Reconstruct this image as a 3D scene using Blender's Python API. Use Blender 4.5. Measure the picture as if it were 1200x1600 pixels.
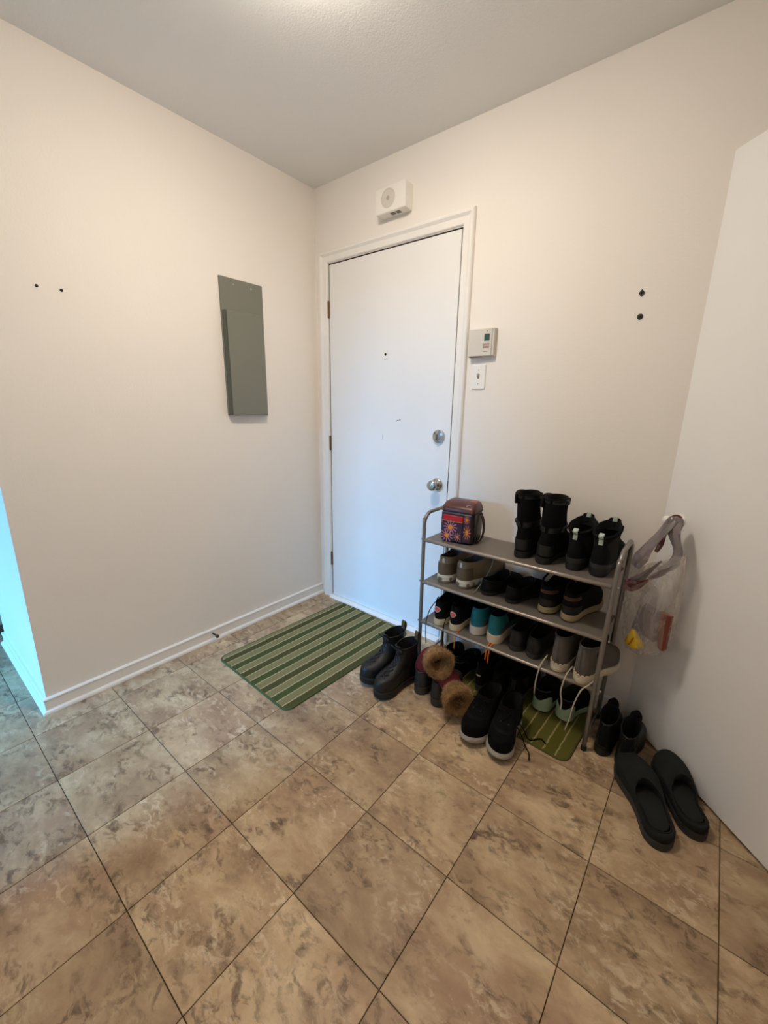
import bpy, math, random
import numpy as np
from mathutils import Vector, Matrix

for o in list(bpy.data.objects):
    bpy.data.objects.remove(o, do_unlink=True)
scene = bpy.context.scene
COL = scene.collection
rng = random.Random(7)

# ------------------------------------------------------------------ camera
CAM = (1.987, -1.8136, 1.2671); YAW, PITCH, ROLL = -0.6736, 0.2520, 0.0195
cd = bpy.data.cameras.new('camera'); cam = bpy.data.objects.new('camera', cd); COL.objects.link(cam)
cd.sensor_fit = 'VERTICAL'; cd.sensor_height = 36.0; cd.lens = 642.77/1600*36; cd.clip_start = 0.02
_f = Vector((math.sin(YAW)*math.cos(PITCH), math.cos(YAW)*math.cos(PITCH), -math.sin(PITCH)))
_r = Vector((math.cos(YAW), -math.sin(YAW), 0)); _u = _r.cross(_f)
_r2 = _r*math.cos(ROLL) + _u*math.sin(ROLL); _u2 = -_r*math.sin(ROLL) + _u*math.cos(ROLL)
cam.matrix_world = Matrix(((_r2.x, _u2.x, -_f.x, CAM[0]), (_r2.y, _u2.y, -_f.y, CAM[1]), (_r2.z, _u2.z, -_f.z, CAM[2]), (0, 0, 0, 1)))
scene.camera = cam

# ------------------------------------------------------------------ world, daylight, exposure
LAMP_STRENGTH = 62.0
LAMP_COLOR = (1.0, 0.89, 0.75)
LAMP_POS = (1.02, -0.97)
world = bpy.data.worlds.new('world'); scene.world = world; world.use_nodes = True
bg = world.node_tree.nodes['Background']; bg.inputs[0].default_value = (0.35, 0.60, 1.0, 1); bg.inputs[1].default_value = 0.35
wl = bpy.data.lights.new('window_daylight', 'AREA'); wl.shape = 'RECTANGLE'; wl.size = 2.2; wl.size_y = 1.3
wl.energy = 1150; wl.color = (0.15, 0.51, 1.0)   # skylight slanting down through the rear window
wlo = bpy.data.objects.new('window_daylight', wl); COL.objects.link(wlo)
wlo.location = (-0.60, -8.0, 2.85); wlo.rotation_euler = (math.radians(78), 0, 0)
vs = scene.view_settings
vs.view_transform = 'Standard'; vs.look = 'None'; vs.gamma = 1.0; vs.exposure = 0.0; vs.use_curve_mapping = False

# ------------------------------------------------------------------ materials
def lin(c):
    return tuple((v/255/12.92 if v/255 <= 0.04045 else ((v/255+0.055)/1.055)**2.4) for v in c) + (1.0,)

def mat(name, rgb, rough=0.6, metal=0.0, bump=0.0, bscale=200.0, var=0.0, vscale=8.0, spec=0.5, sheen=0.0, emit=None):
    m = bpy.data.materials.new(name); m.use_nodes = True
    nt = m.node_tree; b = nt.nodes['Principled BSDF']
    b.inputs['Base Color'].default_value = lin(rgb); b.inputs['Roughness'].default_value = rough
    b.inputs['Metallic'].default_value = metal; b.inputs['Specular IOR Level'].default_value = spec
    if sheen: b.inputs['Sheen Weight'].default_value = sheen
    if emit:
        b.inputs['Emission Color'].default_value = emit[0]; b.inputs['Emission Strength'].default_value = emit[1]
    if var or bump:
        tc = nt.nodes.new('ShaderNodeTexCoord')
    if var:
        n = nt.nodes.new('ShaderNodeTexNoise'); n.inputs['Scale'].default_value = vscale; n.inputs['Detail'].default_value = 6
        r = nt.nodes.new('ShaderNodeValToRGB'); c = lin(rgb)
        r.color_ramp.elements[0].position = 0.3; r.color_ramp.elements[1].position = 0.7
        r.color_ramp.elements[0].color = tuple(v*(1-var) for v in c[:3]) + (1,)
        r.color_ramp.elements[1].color = tuple(min(1, v*(1+var)) for v in c[:3]) + (1,)
        nt.links.new(tc.outputs['Object'], n.inputs['Vector']); nt.links.new(n.outputs['Fac'], r.inputs['Fac'])
        nt.links.new(r.outputs['Color'], b.inputs['Base Color'])
    if bump:
        n2 = nt.nodes.new('ShaderNodeTexNoise'); n2.inputs['Scale'].default_value = bscale; n2.inputs['Detail'].default_value = 3
        bm_ = nt.nodes.new('ShaderNodeBump'); bm_.inputs['Strength'].default_value = bump; bm_.inputs['Distance'].default_value = 0.002
        nt.links.new(tc.outputs['Object'], n2.inputs['Vector']); nt.links.new(n2.outputs['Fac'], bm_.inputs['Height'])
        nt.links.new(bm_.outputs['Normal'], b.inputs['Normal'])
    return m

M = {}
M['wall'] = mat('wall_paint', (246, 239, 231), 0.75, bump=0.25, bscale=130, var=0.015, vscale=1.3)
M['ceiling'] = mat('ceiling_paint', (242, 241, 239), 0.9, bump=0.5, bscale=170)
M['trim'] = mat('trim_paint', (247, 243, 238), 0.45, bump=0.06, bscale=60, var=0.02, vscale=5)
M['door'] = mat('door_paint', (245, 243, 241), 0.38, bump=0.08, bscale=90, var=0.02, vscale=2.5)
M['gapdark'] = mat('dark_gap', (30, 20, 16), 0.9)
M['chrome'] = mat('brushed_nickel', (190, 190, 188), 0.22, 1.0)
M['brass'] = mat('aged_brass', (112, 84, 48), 0.45, 0.8)
M['plastic_white'] = mat('white_plastic', (247, 243, 236), 0.4)
M['plastic_grey'] = mat('grey_plastic', (218, 211, 200), 0.45)
M['plastic_beige'] = mat('beige_plastic', (176, 166, 152), 0.5)  # plain beige tone for switch toggle, alarm button and one chip
M['lcd'] = mat('lcd_glass', (62, 78, 66), 0.2)
M['ink'] = mat('grey_ink', (120, 112, 106), 0.6)
M['inkred'] = mat('reddish_ink', (170, 130, 118), 0.6)
M['panel'] = mat('panel_grey_enamel', (124, 124, 112), 0.42, bump=0.05, bscale=80, var=0.02, vscale=6)
M['panel_dark'] = mat('panel_shade_enamel', (84, 86, 72), 0.5)  # panel enamel darkened to paint in shade beside the raised door
M['screw'] = mat('steel_screw', (200, 198, 190), 0.3, 0.9)
M['darkscrew'] = mat('dark_screw', (60, 52, 44), 0.5, 0.5)
M['rubber_brown'] = mat('brown_rubber', (84, 66, 52), 0.7)
M['rack'] = mat('rack_grey_enamel', (140, 134, 128), 0.30, 0.5)
M['shelf'] = mat('shelf_sheet_steel', (126, 117, 108), 0.48, 0.25, var=0.03, vscale=10)
M['railtop'] = mat('rail_enamel', (160, 150, 140), 0.30, 0.35)
M['black'] = mat('black_fabric', (13, 12, 13), 0.85, bump=0.3, bscale=400, var=0.25, vscale=20, spec=0.2)
M['blackleather'] = mat('black_leather', (15, 15, 16), 0.5, bump=0.25, bscale=220, var=0.25, vscale=12)
M['blacksuede'] = mat('black_suede', (15, 14, 14), 0.95, bump=0.4, bscale=500, var=0.3, vscale=9, spec=0.12)
M['blackrubber'] = mat('black_rubber', (17, 17, 17), 0.6, bump=0.1)
M['darkgrey'] = mat('dark_grey_rubber', (46, 46, 44), 0.6, var=0.15, vscale=14)
M['slipper'] = mat('charcoal_felt', (36, 37, 36), 0.95, bump=0.5, bscale=450, var=0.15, vscale=16, spec=0.2)
M['charcoal'] = mat('charcoal_leather', (40, 40, 43), 0.45, bump=0.3, bscale=160, var=0.2, vscale=14)
M['lining'] = mat('dark_lining', (14, 13, 13), 0.9)
M['lining_grey'] = mat('grey_lining', (96, 92, 92), 0.9, bump=0.3, bscale=400)
M['taupe'] = mat('taupe_mesh', (136, 118, 92), 0.75, bump=0.5, bscale=520, var=0.12, vscale=25)
M['taupe_dark'] = mat('taupe_overlay', (100, 86, 66), 0.55, bump=0.15)
M['white_sole'] = mat('white_foam', (214, 204, 186), 0.6, var=0.08, vscale=18)
M['tan_sole'] = mat('gum_sole', (126, 108, 82), 0.65)
M['cream_sole'] = mat('cream_sole', (208, 190, 150), 0.6, var=0.07, vscale=14)
M['teal_sole'] = mat('chalk_sole', (212, 198, 176), 0.62, var=0.12, vscale=12)
M['teal'] = mat('teal_knit', (18, 116, 128), 0.7, bump=0.4, bscale=500, var=0.15, vscale=22)
M['olive_sole'] = mat('khaki_sole', (158, 140, 106), 0.65, var=0.12, vscale=16)
M['copper'] = mat('copper_stripe', (122, 84, 66), 0.45)
M['silver'] = mat('reflective_silver', (206, 204, 198), 0.3, 0.6)
M['red'] = mat('coral_red', (214, 84, 78), 0.5)
M['redrim'] = mat('pale_pink', (224, 190, 176), 0.5)
M['orange'] = mat('orange_lace', (226, 120, 30), 0.7)
M['lace_white'] = mat('off_white_lace', (186, 174, 150), 0.8, bump=0.2, bscale=600)
M['lace_black'] = mat('black_lace', (15, 14, 14), 0.9, spec=0.1)
M['lace_grey'] = mat('charcoal_lace', (44, 42, 40), 0.85)
M['lace_taupe'] = mat('taupe_lace', (158, 146, 124), 0.8)
M['greyfelt'] = mat('grey_wool_knit', (96, 90, 84), 0.95, bump=0.6, bscale=480, var=0.12, vscale=30)
M['greytrim'] = mat('slate_binding', (74, 76, 80), 0.8)
M['pink_sole'] = mat('dusty_rose_sole', (110, 92, 88), 0.6)
M['mint'] = mat('mint_rubber', (172, 198, 168), 0.55, var=0.05, vscale=20)
M['mint_tab'] = mat('mint_webbing', (186, 202, 186), 0.7)
M['grey_sole'] = mat('pale_grey_sole', (160, 154, 144), 0.65, var=0.12, vscale=14)
M['burgundy'] = mat('burgundy_suede', (104, 26, 30), 0.85, bump=0.3, bscale=300, var=0.2, vscale=10)
M['bootrubber'] = mat('boot_rubber', (34, 33, 31), 0.6, var=0.2, vscale=10)
M['bootsole'] = mat('brown_sole', (52, 42, 30), 0.65)
M['fur'] = mat('tan_faux_fur', (150, 114, 74), 0.95, bump=0.9, bscale=160, var=0.4, vscale=22, spec=0.15, sheen=0.4)
M['fur2'] = mat('tan_fur_tufts', (160, 124, 82), 0.9, var=0.35, vscale=26, spec=0.15)
M['pull'] = mat('woven_pull_tab', (96, 80, 48), 0.85, bump=0.4, bscale=500)
M['gold'] = mat('gold_eyelet', (214, 176, 104), 0.3, 0.9)
M['bag_dark'] = mat('plum_oilcloth', (50, 26, 42), 0.35, bump=0.15, bscale=120, var=0.25, vscale=14)
M['bag_side'] = mat('dark_oilcloth', (34, 22, 26), 0.34, bump=0.15, bscale=120, var=0.3, vscale=9)
M['bag_top'] = mat('maroon_oilcloth', (86, 42, 36), 0.35, bump=0.2, bscale=90, var=0.35, vscale=16)
M['bag_red'] = mat('red_pocket', (186, 22, 26), 0.4, var=0.1, vscale=20)
M['petal'] = mat('lilac_petal_print', (186, 116, 140), 0.4, var=0.15, vscale=60)
M['petal2'] = mat('orange_petal_print', (198, 112, 82), 0.4, var=0.15, vscale=60)
M['petalc'] = mat('amber_centre_print', (232, 140, 36), 0.4)
M['webbing'] = mat('maroon_webbing', (44, 20, 24), 0.7, bump=0.3, bscale=500)
M['mat_border'] = mat('green_mat_binding', (70, 84, 42), 0.9, bump=0.5, bscale=400)
M['mat2_border'] = mat('olive_mat_binding', (84, 84, 34), 0.9, bump=0.5, bscale=400)
M['brownleather'] = mat('brown_leather', (118, 52, 30), 0.6, var=0.12, vscale=14)
M['yellow'] = mat('yellow_packet', (236, 198, 30), 0.4, var=0.1, vscale=30)
M['orangeprint'] = mat('orange_print', (206, 92, 20), 0.45)
M['mauvebox'] = mat('slate_purple_card', (92, 80, 98), 0.6, var=0.15, vscale=12)
M['maroonfilm'] = mat('maroon_film', (104, 30, 30), 0.3, var=0.15, vscale=20)
M['greyfilm'] = mat('mauve_grey_film', (148, 136, 138), 0.3, var=0.1, vscale=16)

def film(name, rgb, alpha):
    m = bpy.data.materials.new(name); m.use_nodes = True; nt = m.node_tree
    for n in list(nt.nodes): nt.nodes.remove(n)
    out = nt.nodes.new('ShaderNodeOutputMaterial'); mix = nt.nodes.new('ShaderNodeMixShader'); mix2 = nt.nodes.new('ShaderNodeMixShader')
    tr = nt.nodes.new('ShaderNodeBsdfTransparent'); di = nt.nodes.new('ShaderNodeBsdfDiffuse'); gl = nt.nodes.new('ShaderNodeBsdfGlossy')
    tl = nt.nodes.new('ShaderNodeBsdfTranslucent'); mix3 = nt.nodes.new('ShaderNodeMixShader')
    di.inputs[0].default_value = lin(rgb); tl.inputs[0].default_value = lin(rgb); gl.inputs['Roughness'].default_value = 0.22
    gl.inputs[0].default_value = (0.8, 0.8, 0.8, 1)
    mix3.inputs[0].default_value = 0.45; nt.links.new(di.outputs[0], mix3.inputs[1]); nt.links.new(tl.outputs[0], mix3.inputs[2])
    mix2.inputs[0].default_value = 0.14; nt.links.new(mix3.outputs[0], mix2.inputs[1]); nt.links.new(gl.outputs[0], mix2.inputs[2])
    mix.inputs[0].default_value = alpha; nt.links.new(tr.outputs[0], mix.inputs[1]); nt.links.new(mix2.outputs[0], mix.inputs[2])
    nt.links.new(mix.outputs[0], out.inputs[0]); return m
M['bagfilm'] = film('clear_plastic_film', (226, 214, 202), 0.3)
def wrinkle(m, lo, hi, scale):
    nt = m.node_tree; mx = [n for n in nt.nodes if n.type == 'MIX_SHADER' and any(l.from_node.type == 'BSDF_TRANSPARENT' for l in n.inputs[1].links)][0]
    tc = nt.nodes.new('ShaderNodeTexCoord'); mp = nt.nodes.new('ShaderNodeMapping'); mp.inputs['Scale'].default_value = (1, 1, 0.45); mp.inputs['Rotation'].default_value = (0.3, 0.5, 0)
    n = nt.nodes.new('ShaderNodeTexNoise'); n.inputs['Scale'].default_value = scale; n.inputs['Detail'].default_value = 3; n.inputs['Distortion'].default_value = 1.6
    r = nt.nodes.new('ShaderNodeValToRGB'); els = r.color_ramp.elements
    els[0].position = 0.36; els[0].color = (lo, lo, lo, 1); els[1].position = 0.64; els[1].color = (lo*1.3, lo*1.3, lo*1.3, 1)
    e = els.new(0.50); e.color = (hi, hi, hi, 1); e = els.new(0.455); e.color = (lo, lo, lo, 1); e = els.new(0.54); e.color = (lo*1.2, lo*1.2, lo*1.2, 1)
    nt.links.new(tc.outputs['Object'], mp.inputs[0]); nt.links.new(mp.outputs[0], n.inputs['Vector']); nt.links.new(n.outputs['Fac'], r.inputs[0]); nt.links.new(r.outputs[0], mx.inputs[0])
    bp = nt.nodes.new('ShaderNodeBump'); bp.inputs['Strength'].default_value = 0.8; bp.inputs['Distance'].default_value = 0.012; nt.links.new(n.outputs['Fac'], bp.inputs['Height'])
    for q in nt.nodes:
        if q.type in ('BSDF_GLOSSY', 'BSDF_DIFFUSE'): nt.links.new(bp.outputs[0], q.inputs['Normal'])
wrinkle(M['bagfilm'], 0.27, 0.5, 15)
M['greyfilm'] = film('mauve_grey_film', (150, 136, 138), 0.72)
M['maroonfilm'] = film('maroon_film', (112, 26, 24), 0.88)
M['pane'] = film('window_glass', (220, 230, 240), 0.06)

TS, TX, TY = 0.297, 0.4164, -1.6154      # tile pitch and one grid crossing

def stone_nodes(nt, vec):
    """brown marbled stone look; returns colour socket, height socket"""
    def noise(scale, detail, dist=0.0, off=0.0):
        mp = nt.nodes.new('ShaderNodeMapping'); mp.inputs['Location'].default_value = (off, off*1.7, off*0.3)
        mp.inputs['Scale'].default_value = (1.0, 1.45, 1.0)
        nt.links.new(vec, mp.inputs['Vector'])
        n = nt.nodes.new('ShaderNodeTexNoise'); n.inputs['Scale'].default_value = scale; n.inputs['Detail'].default_value = detail
        n.inputs['Roughness'].default_value = 0.66; n.inputs['Distortion'].default_value = dist
        nt.links.new(mp.outputs[0], n.inputs['Vector']); return n.outputs['Fac']
    def ramp(fac, els):
        r = nt.nodes.new('ShaderNodeValToRGB'); nt.links.new(fac, r.inputs[0])
        r.color_ramp.elements[0].position, r.color_ramp.elements[0].color = els[0][0], els[0][1]
        r.color_ramp.elements[1].position, r.color_ramp.elements[1].color = els[-1][0], els[-1][1]
        for p, c in els[1:-1]:
            e = r.color_ramp.elements.new(p); e.color = c
        return r.outputs[0]
    base = ramp(noise(4.5, 9, 0.35, 1.0), [(0.34, lin((156, 128, 100))), (0.5, lin((186, 158, 124))), (0.66, lin((212, 188, 152)))])
    rose = ramp(noise(2.6, 4, 0.2, 5.0), [(0.48, (0, 0, 0, 1)), (0.66, (0.55, 0.55, 0.55, 1))])
    m1 = nt.nodes.new('ShaderNodeMixRGB'); m1.inputs[2].default_value = lin((158, 124, 104)); nt.links.new(rose, m1.inputs[0]); nt.links.new(base, m1.inputs[1])
    blot = ramp(noise(24.0, 12, 0.6, 9.0), [(0.49, (0, 0, 0, 1)), (0.56, (0.6, 0.6, 0.6, 1)), (0.68, (1, 1, 1, 1))])
    cl = ramp(noise(6.5, 8, 0.4, 13.0), [(0.44, (0, 0, 0, 1)), (0.60, (1, 1, 1, 1))])
    mm = nt.nodes.new('ShaderNodeMath'); mm.operation = 'MULTIPLY'; nt.links.new(blot, mm.inputs[0]); nt.links.new(cl, mm.inputs[1])
    m2 = nt.nodes.new('ShaderNodeMixRGB'); m2.inputs[2].default_value = lin((98, 78, 60)); nt.links.new(mm.outputs[0], m2.inputs[0]); nt.links.new(m1.outputs[0], m2.inputs[1])
    vein = ramp(noise(30.0, 12, 0.6, 21.0), [(0.51, (0, 0, 0, 1)), (0.60, (0.6, 0.6, 0.6, 1))])
    cl2 = ramp(noise(4.0, 5, 0.3, 31.0), [(0.46, (0, 0, 0, 1)), (0.64, (1, 1, 1, 1))])
    mv = nt.nodes.new('ShaderNodeMath'); mv.operation = 'MULTIPLY'; nt.links.new(vein, mv.inputs[0]); nt.links.new(cl2, mv.inputs[1])
    m3 = nt.nodes.new('ShaderNodeMixRGB'); m3.inputs[2].default_value = lin((232, 212, 182)); nt.links.new(mv.outputs[0], m3.inputs[0]); nt.links.new(m2.outputs[0], m3.inputs[1])
    return m3.outputs[0], noise(26.0, 6, 0.6, 3.0)

def tile_material(name, per_object):
    m = bpy.data.materials.new(name); m.use_nodes = True; nt = m.node_tree; b = nt.nodes['Principled BSDF']
    tc = nt.nodes.new('ShaderNodeTexCoord'); vec = tc.outputs['Object']
    if per_object:
        oi = nt.nodes.new('ShaderNodeObjectInfo'); mu = nt.nodes.new('ShaderNodeMath'); mu.operation = 'MULTIPLY'; mu.inputs[1].default_value = 57.0
        nt.links.new(oi.outputs['Random'], mu.inputs[0])
        va = nt.nodes.new('ShaderNodeVectorMath'); va.operation = 'ADD'; nt.links.new(vec, va.inputs[0]); nt.links.new(mu.outputs[0], va.inputs[1]); vec = va.outputs[0]
    col, h = stone_nodes(nt, vec)
    if per_object:
        hs = nt.nodes.new('ShaderNodeHueSaturation'); mr = nt.nodes.new('ShaderNodeMapRange')
        mr.inputs['To Min'].default_value = 0.88; mr.inputs['To Max'].default_value = 1.1
        nt.links.new(oi.outputs['Random'], mr.inputs['Value']); nt.links.new(mr.outputs[0], hs.inputs['Value']); nt.links.new(col, hs.inputs['Color']); col = hs.outputs[0]
    nt.links.new(col, b.inputs['Base Color'])
    b.inputs['Roughness'].default_value = 0.5; b.inputs['Specular IOR Level'].default_value = 0.35
    bp = nt.nodes.new('ShaderNodeBump'); bp.inputs['Strength'].default_value = 0.35; bp.inputs['Distance'].default_value = 0.0015
    nt.links.new(h, bp.inputs['Height']); nt.links.new(bp.outputs[0], b.inputs['Normal'])
    return m
M['tile'] = tile_material('stone_look_tile', True)
M['grout'] = mat('dark_joint', (84, 60, 40), 0.9)

def stripe_mat(name, greens, width, period, tan, cream, seed):
    """woven mat: dark bands and tan bands with thin wavering cream lines, across local X"""
    m = bpy.data.materials.new(name); m.use_nodes = True; nt = m.node_tree; b = nt.nodes['Principled BSDF']
    L = nt.links.new
    tc = nt.nodes.new('ShaderNodeTexCoord'); sx = nt.nodes.new('ShaderNodeSeparateXYZ'); L(tc.outputs['Object'], sx.inputs[0])
    wn = nt.nodes.new('ShaderNodeTexNoise'); wn.inputs['Scale'].default_value = 55; wn.inputs['Detail'].default_value = 2
    mp = nt.nodes.new('ShaderNodeMapping'); mp.inputs['Scale'].default_value = (0.25, 1, 1); L(tc.outputs['Object'], mp.inputs[0]); L(mp.outputs[0], wn.inputs['Vector'])
    def math_(op, a, bb):
        n = nt.nodes.new('ShaderNodeMath'); n.operation = op
        for i, v in enumerate((a, bb)):
            if v is None: continue
            if isinstance(v, (int, float)): n.inputs[i].default_value = v
            else: L(v, n.inputs[i])
        return n.outputs[0]
    wob = math_('MULTIPLY', math_('SUBTRACT', wn.outputs['Fac'], 0.5), 0.007)
    xx = math_('ADD', sx.outputs['X'], wob)
    ph = math_('FRACT', math_('DIVIDE', math_('ADD', xx, 10*period), period), None)
    r = nt.nodes.new('ShaderNodeValToRGB'); r.color_ramp.interpolation = 'CONSTANT'; L(ph, r.inputs[0])
    els = [(0.0, greens[0]), (0.44, cream), (0.50, tan), (0.93, cream)]
    r.color_ramp.elements[0].position = 0; r.color_ramp.elements[0].color = lin(els[0][1])
    r.color_ramp.elements[1].position = els[1][0]; r.color_ramp.elements[1].color = lin(els[1][1])
    for p, c in els[2:]:
        e = r.color_ramp.elements.new(p); e.color = lin(c)
    # alternate dark bands lean to brown-green
    ph2 = math_('FRACT', math_('DIVIDE', math_('ADD', xx, 10*period), period*2), None)
    alt = math_('MULTIPLY', math_('GREATER_THAN', ph2, 0.5), math_('LESS_THAN', ph, 0.44))
    mx = nt.nodes.new('ShaderNodeMixRGB'); L(alt, mx.inputs[0]); L(r.outputs[0], mx.inputs[1]); mx.inputs[2].default_value = lin(greens[1])
    fn = nt.nodes.new('ShaderNodeTexNoise'); fn.inputs['Scale'].default_value = 320; fn.inputs['Detail'].default_value = 2; L(tc.outputs['Object'], fn.inputs['Vector'])
    hs = nt.nodes.new('ShaderNodeHueSaturation'); L(mx.outputs[0], hs.inputs['Color'])
    L(math_('ADD', math_('MULTIPLY', fn.outputs['Fac'], 0.7), 0.65), hs.inputs['Value'])
    L(hs.outputs[0], b.inputs['Base Color']); b.inputs['Roughness'].default_value = 0.95; b.inputs['Specular IOR Level'].default_value = 0.15
    bp = nt.nodes.new('ShaderNodeBump'); bp.inputs['Strength'].default_value = 0.6; bp.inputs['Distance'].default_value = 0.002
    L(fn.outputs['Fac'], bp.inputs['Height']); L(bp.outputs[0], b.inputs['Normal'])
    return m
M['mat1'] = stripe_mat('green_striped_weave', [(74, 82, 44), (80, 76, 42)], 0.6, 0.0835, (132, 122, 84), (180, 168, 128), 1)
M['mat2'] = stripe_mat('olive_striped_weave', [(94, 92, 36), (88, 84, 36)], 0.6, 0.0900, (100, 96, 44), (160, 146, 96), 2)

# ------------------------------------------------------------------ mesh helpers
def obj(name, verts, faces, m, parent=None, smooth=False, loc=None, angle=None):
    me = bpy.data.meshes.new(name); me.from_pydata([tuple(map(float, v)) for v in verts], [], faces); me.update()
    o = bpy.data.objects.new(name, me); COL.objects.link(o)
    if m: me.materials.append(m if not isinstance(m, str) else M[m])
    if smooth:
        me.polygons.foreach_set('use_smooth', [True]*len(me.polygons))
        if angle: me.set_sharp_from_angle(angle=math.radians(angle))
    if parent is not None: o.parent = parent
    if loc is not None: o.location = loc
    return o

def empty(name, loc=(0, 0, 0), rot=(0, 0, 0)):
    o = bpy.data.objects.new(name, None); COL.objects.link(o); o.location = loc; o.rotation_euler = rot; o.empty_display_size = 0.05
    return o

def tag(o, label, cat, group=None):
    o['label'] = label; o['category'] = cat
    if group: o['group'] = group
    return o

def struct(o):
    o['kind'] = 'structure'; return o

def join(*parts):
    V, F = [], []
    for v, f in parts:
        n = len(V); V += [tuple(p) for p in v]; F += [tuple(i+n for i in q) for q in f]
    return V, F

def box(x0, x1, y0, y1, z0, z1):
    v = [(x0, y0, z0), (x1, y0, z0), (x1, y1, z0), (x0, y1, z0), (x0, y0, z1), (x1, y0, z1), (x1, y1, z1), (x0, y1, z1)]
    return v, [(0, 3, 2, 1), (4, 5, 6, 7), (0, 1, 5, 4), (1, 2, 6, 5), (2, 3, 7, 6), (3, 0, 4, 7)]

def bbox(x0, x1, y0, y1, z0, z1, r=0.004):
    """box with chamfered edges on all sides"""
    V = []; idx = {}
    xs, ys, zs = (x0, x1), (y0, y1), (z0, z1)
    for i in (0, 1):
        for j in (0, 1):
            for k in (0, 1):
                sx, sy, sz = (1 if i == 0 else -1), (1 if j == 0 else -1), (1 if k == 0 else -1)
                p = (xs[i], ys[j], zs[k])
                for a in range(3):
                    q = [p[0]+sx*r, p[1]+sy*r, p[2]+sz*r]; q[a] = p[a]
                    idx[(i, j, k, a)] = len(V); V.append(tuple(q))
    F = []
    for a in range(3):
        b, c = (a+1) % 3, (a+2) % 3
        for s in (0, 1):
            q = []
            for (u, w) in ((0, 0), (1, 0), (1, 1), (0, 1)):
                ijk = [0, 0, 0]; ijk[a] = s; ijk[b] = u; ijk[c] = w; q.append(idx[(*ijk, a)])
            F.append(tuple(q if s else q[::-1]))
    for a in range(3):            # edges along axis a
        b, c = (a+1) % 3, (a+2) % 3
        for u in (0, 1):
            for w in (0, 1):
                e = []
                for s in (0, 1):
                    ijk = [0, 0, 0]; ijk[a] = s; ijk[b] = u; ijk[c] = w; e.append(ijk)
                q = [idx[(*e[0], b)], idx[(*e[1], b)], idx[(*e[1], c)], idx[(*e[0], c)]]
                F.append(tuple(q if (u == w) else q[::-1]))
    for i in (0, 1):
        for j in (0, 1):
            for k in (0, 1):
                q = [idx[(i, j, k, a)] for a in range(3)]
                F.append(tuple(q if (i+j+k) % 2 else q[::-1]))
    return V, F

def loft(rings, closed=True, cap0=True, cap1=True):
    n = len(rings[0]); V = [tuple(p) for r in rings for p in r]; F = []
    for k in range(len(rings)-1):
        for i in range(n if closed else n-1):
            j = (i+1) % n
            F.append((k*n+i, k*n+j, (k+1)*n+j, (k+1)*n+i))
    if cap0: F.append(tuple(range(n))[::-1])
    if cap1: F.append(tuple((len(rings)-1)*n+i for i in range(n)))
    return V, F

def catmull(P, sub):
    P = [np.asarray(p, float) for p in P]; out = []
    for i in range(len(P)-1):
        p0 = P[i-1] if i > 0 else 2*P[0]-P[1]; p1, p2 = P[i], P[i+1]; p3 = P[i+2] if i+2 < len(P) else 2*P[-1]-P[-2]
        for s in range(sub):
            t = s/sub
            out.append(0.5*((2*p1)+(-p0+p2)*t+(2*p0-5*p1+4*p2-p3)*t*t+(-p0+3*p1-3*p2+p3)*t**3))
    out.append(P[-1]); return out

def tube(pts, r, n=6, sub=4, flat=1.0, closed=False, upv=None):
    pts = catmull(pts, sub) if sub > 1 else [np.asarray(p, float) for p in pts]
    rings = []; up = np.array(upv if upv is not None else (0.13, 0.31, 0.94))
    N = len(pts)
    for i, p in enumerate(pts):
        a = pts[max(i-1, 0)]; b = pts[min(i+1, N-1)]; t = b-a; t = t/(np.linalg.norm(t)+1e-12)
        s = np.cross(t, up)
        if np.linalg.norm(s) < 1e-3: s = np.cross(t, (1, 0, 0))
        s /= np.linalg.norm(s); w = np.cross(s, t)
        up = w
        rr = r[i*len(r)//N] if isinstance(r, (list, tuple)) else r
        rings.append([p + s*rr*math.cos(q*2*math.pi/n) + w*rr*flat*math.sin(q*2*math.pi/n) for q in range(n)])
    return loft(rings)

def disc(center, normal, r, depth, n=24, chamfer=0.3, rx=1.0):
    """turned button: axis along normal"""
    c = np.array(center, float); nn = np.array(normal, float); nn /= np.linalg.norm(nn)
    a = np.cross(nn, (0, 0, 1)); a = a/np.linalg.norm(a) if np.linalg.norm(a) > 1e-3 else np.array((1., 0, 0)); b = np.cross(nn, a)
    prof = [(1.0, 0.0), (1.0, 1-chamfer), (1-chamfer*0.5, 1.0)]
    return loft([[c + nn*depth*h + r*s*(a*math.cos(t)*rx + b*math.sin(t)) for t in [i*2*math.pi/n for i in range(n)]] for s, h in prof])

def lathe(center, normal, prof, n=24):
    c = np.array(center, float); nn = np.array(normal, float); nn /= np.linalg.norm(nn)
    a = np.cross(nn, (0, 0, 1)); a = a/np.linalg.norm(a) if np.linalg.norm(a) > 1e-3 else np.array((1., 0, 0)); b = np.cross(nn, a)
    return loft([[c + nn*h + s*(a*math.cos(t) + b*math.sin(t)) for t in [i*2*math.pi/n for i in range(n)]] for s, h in prof])

def extrude_profile(prof, path):
    """prof: list of (u,v) in the plane spanned by two vectors given per path point: path = [(origin, U, V)]"""
    rings = [[np.array(o, float) + np.array(U, float)*u + np.array(Vv, float)*v for u, v in prof] for o, U, Vv in path]
    return loft(rings)

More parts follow.
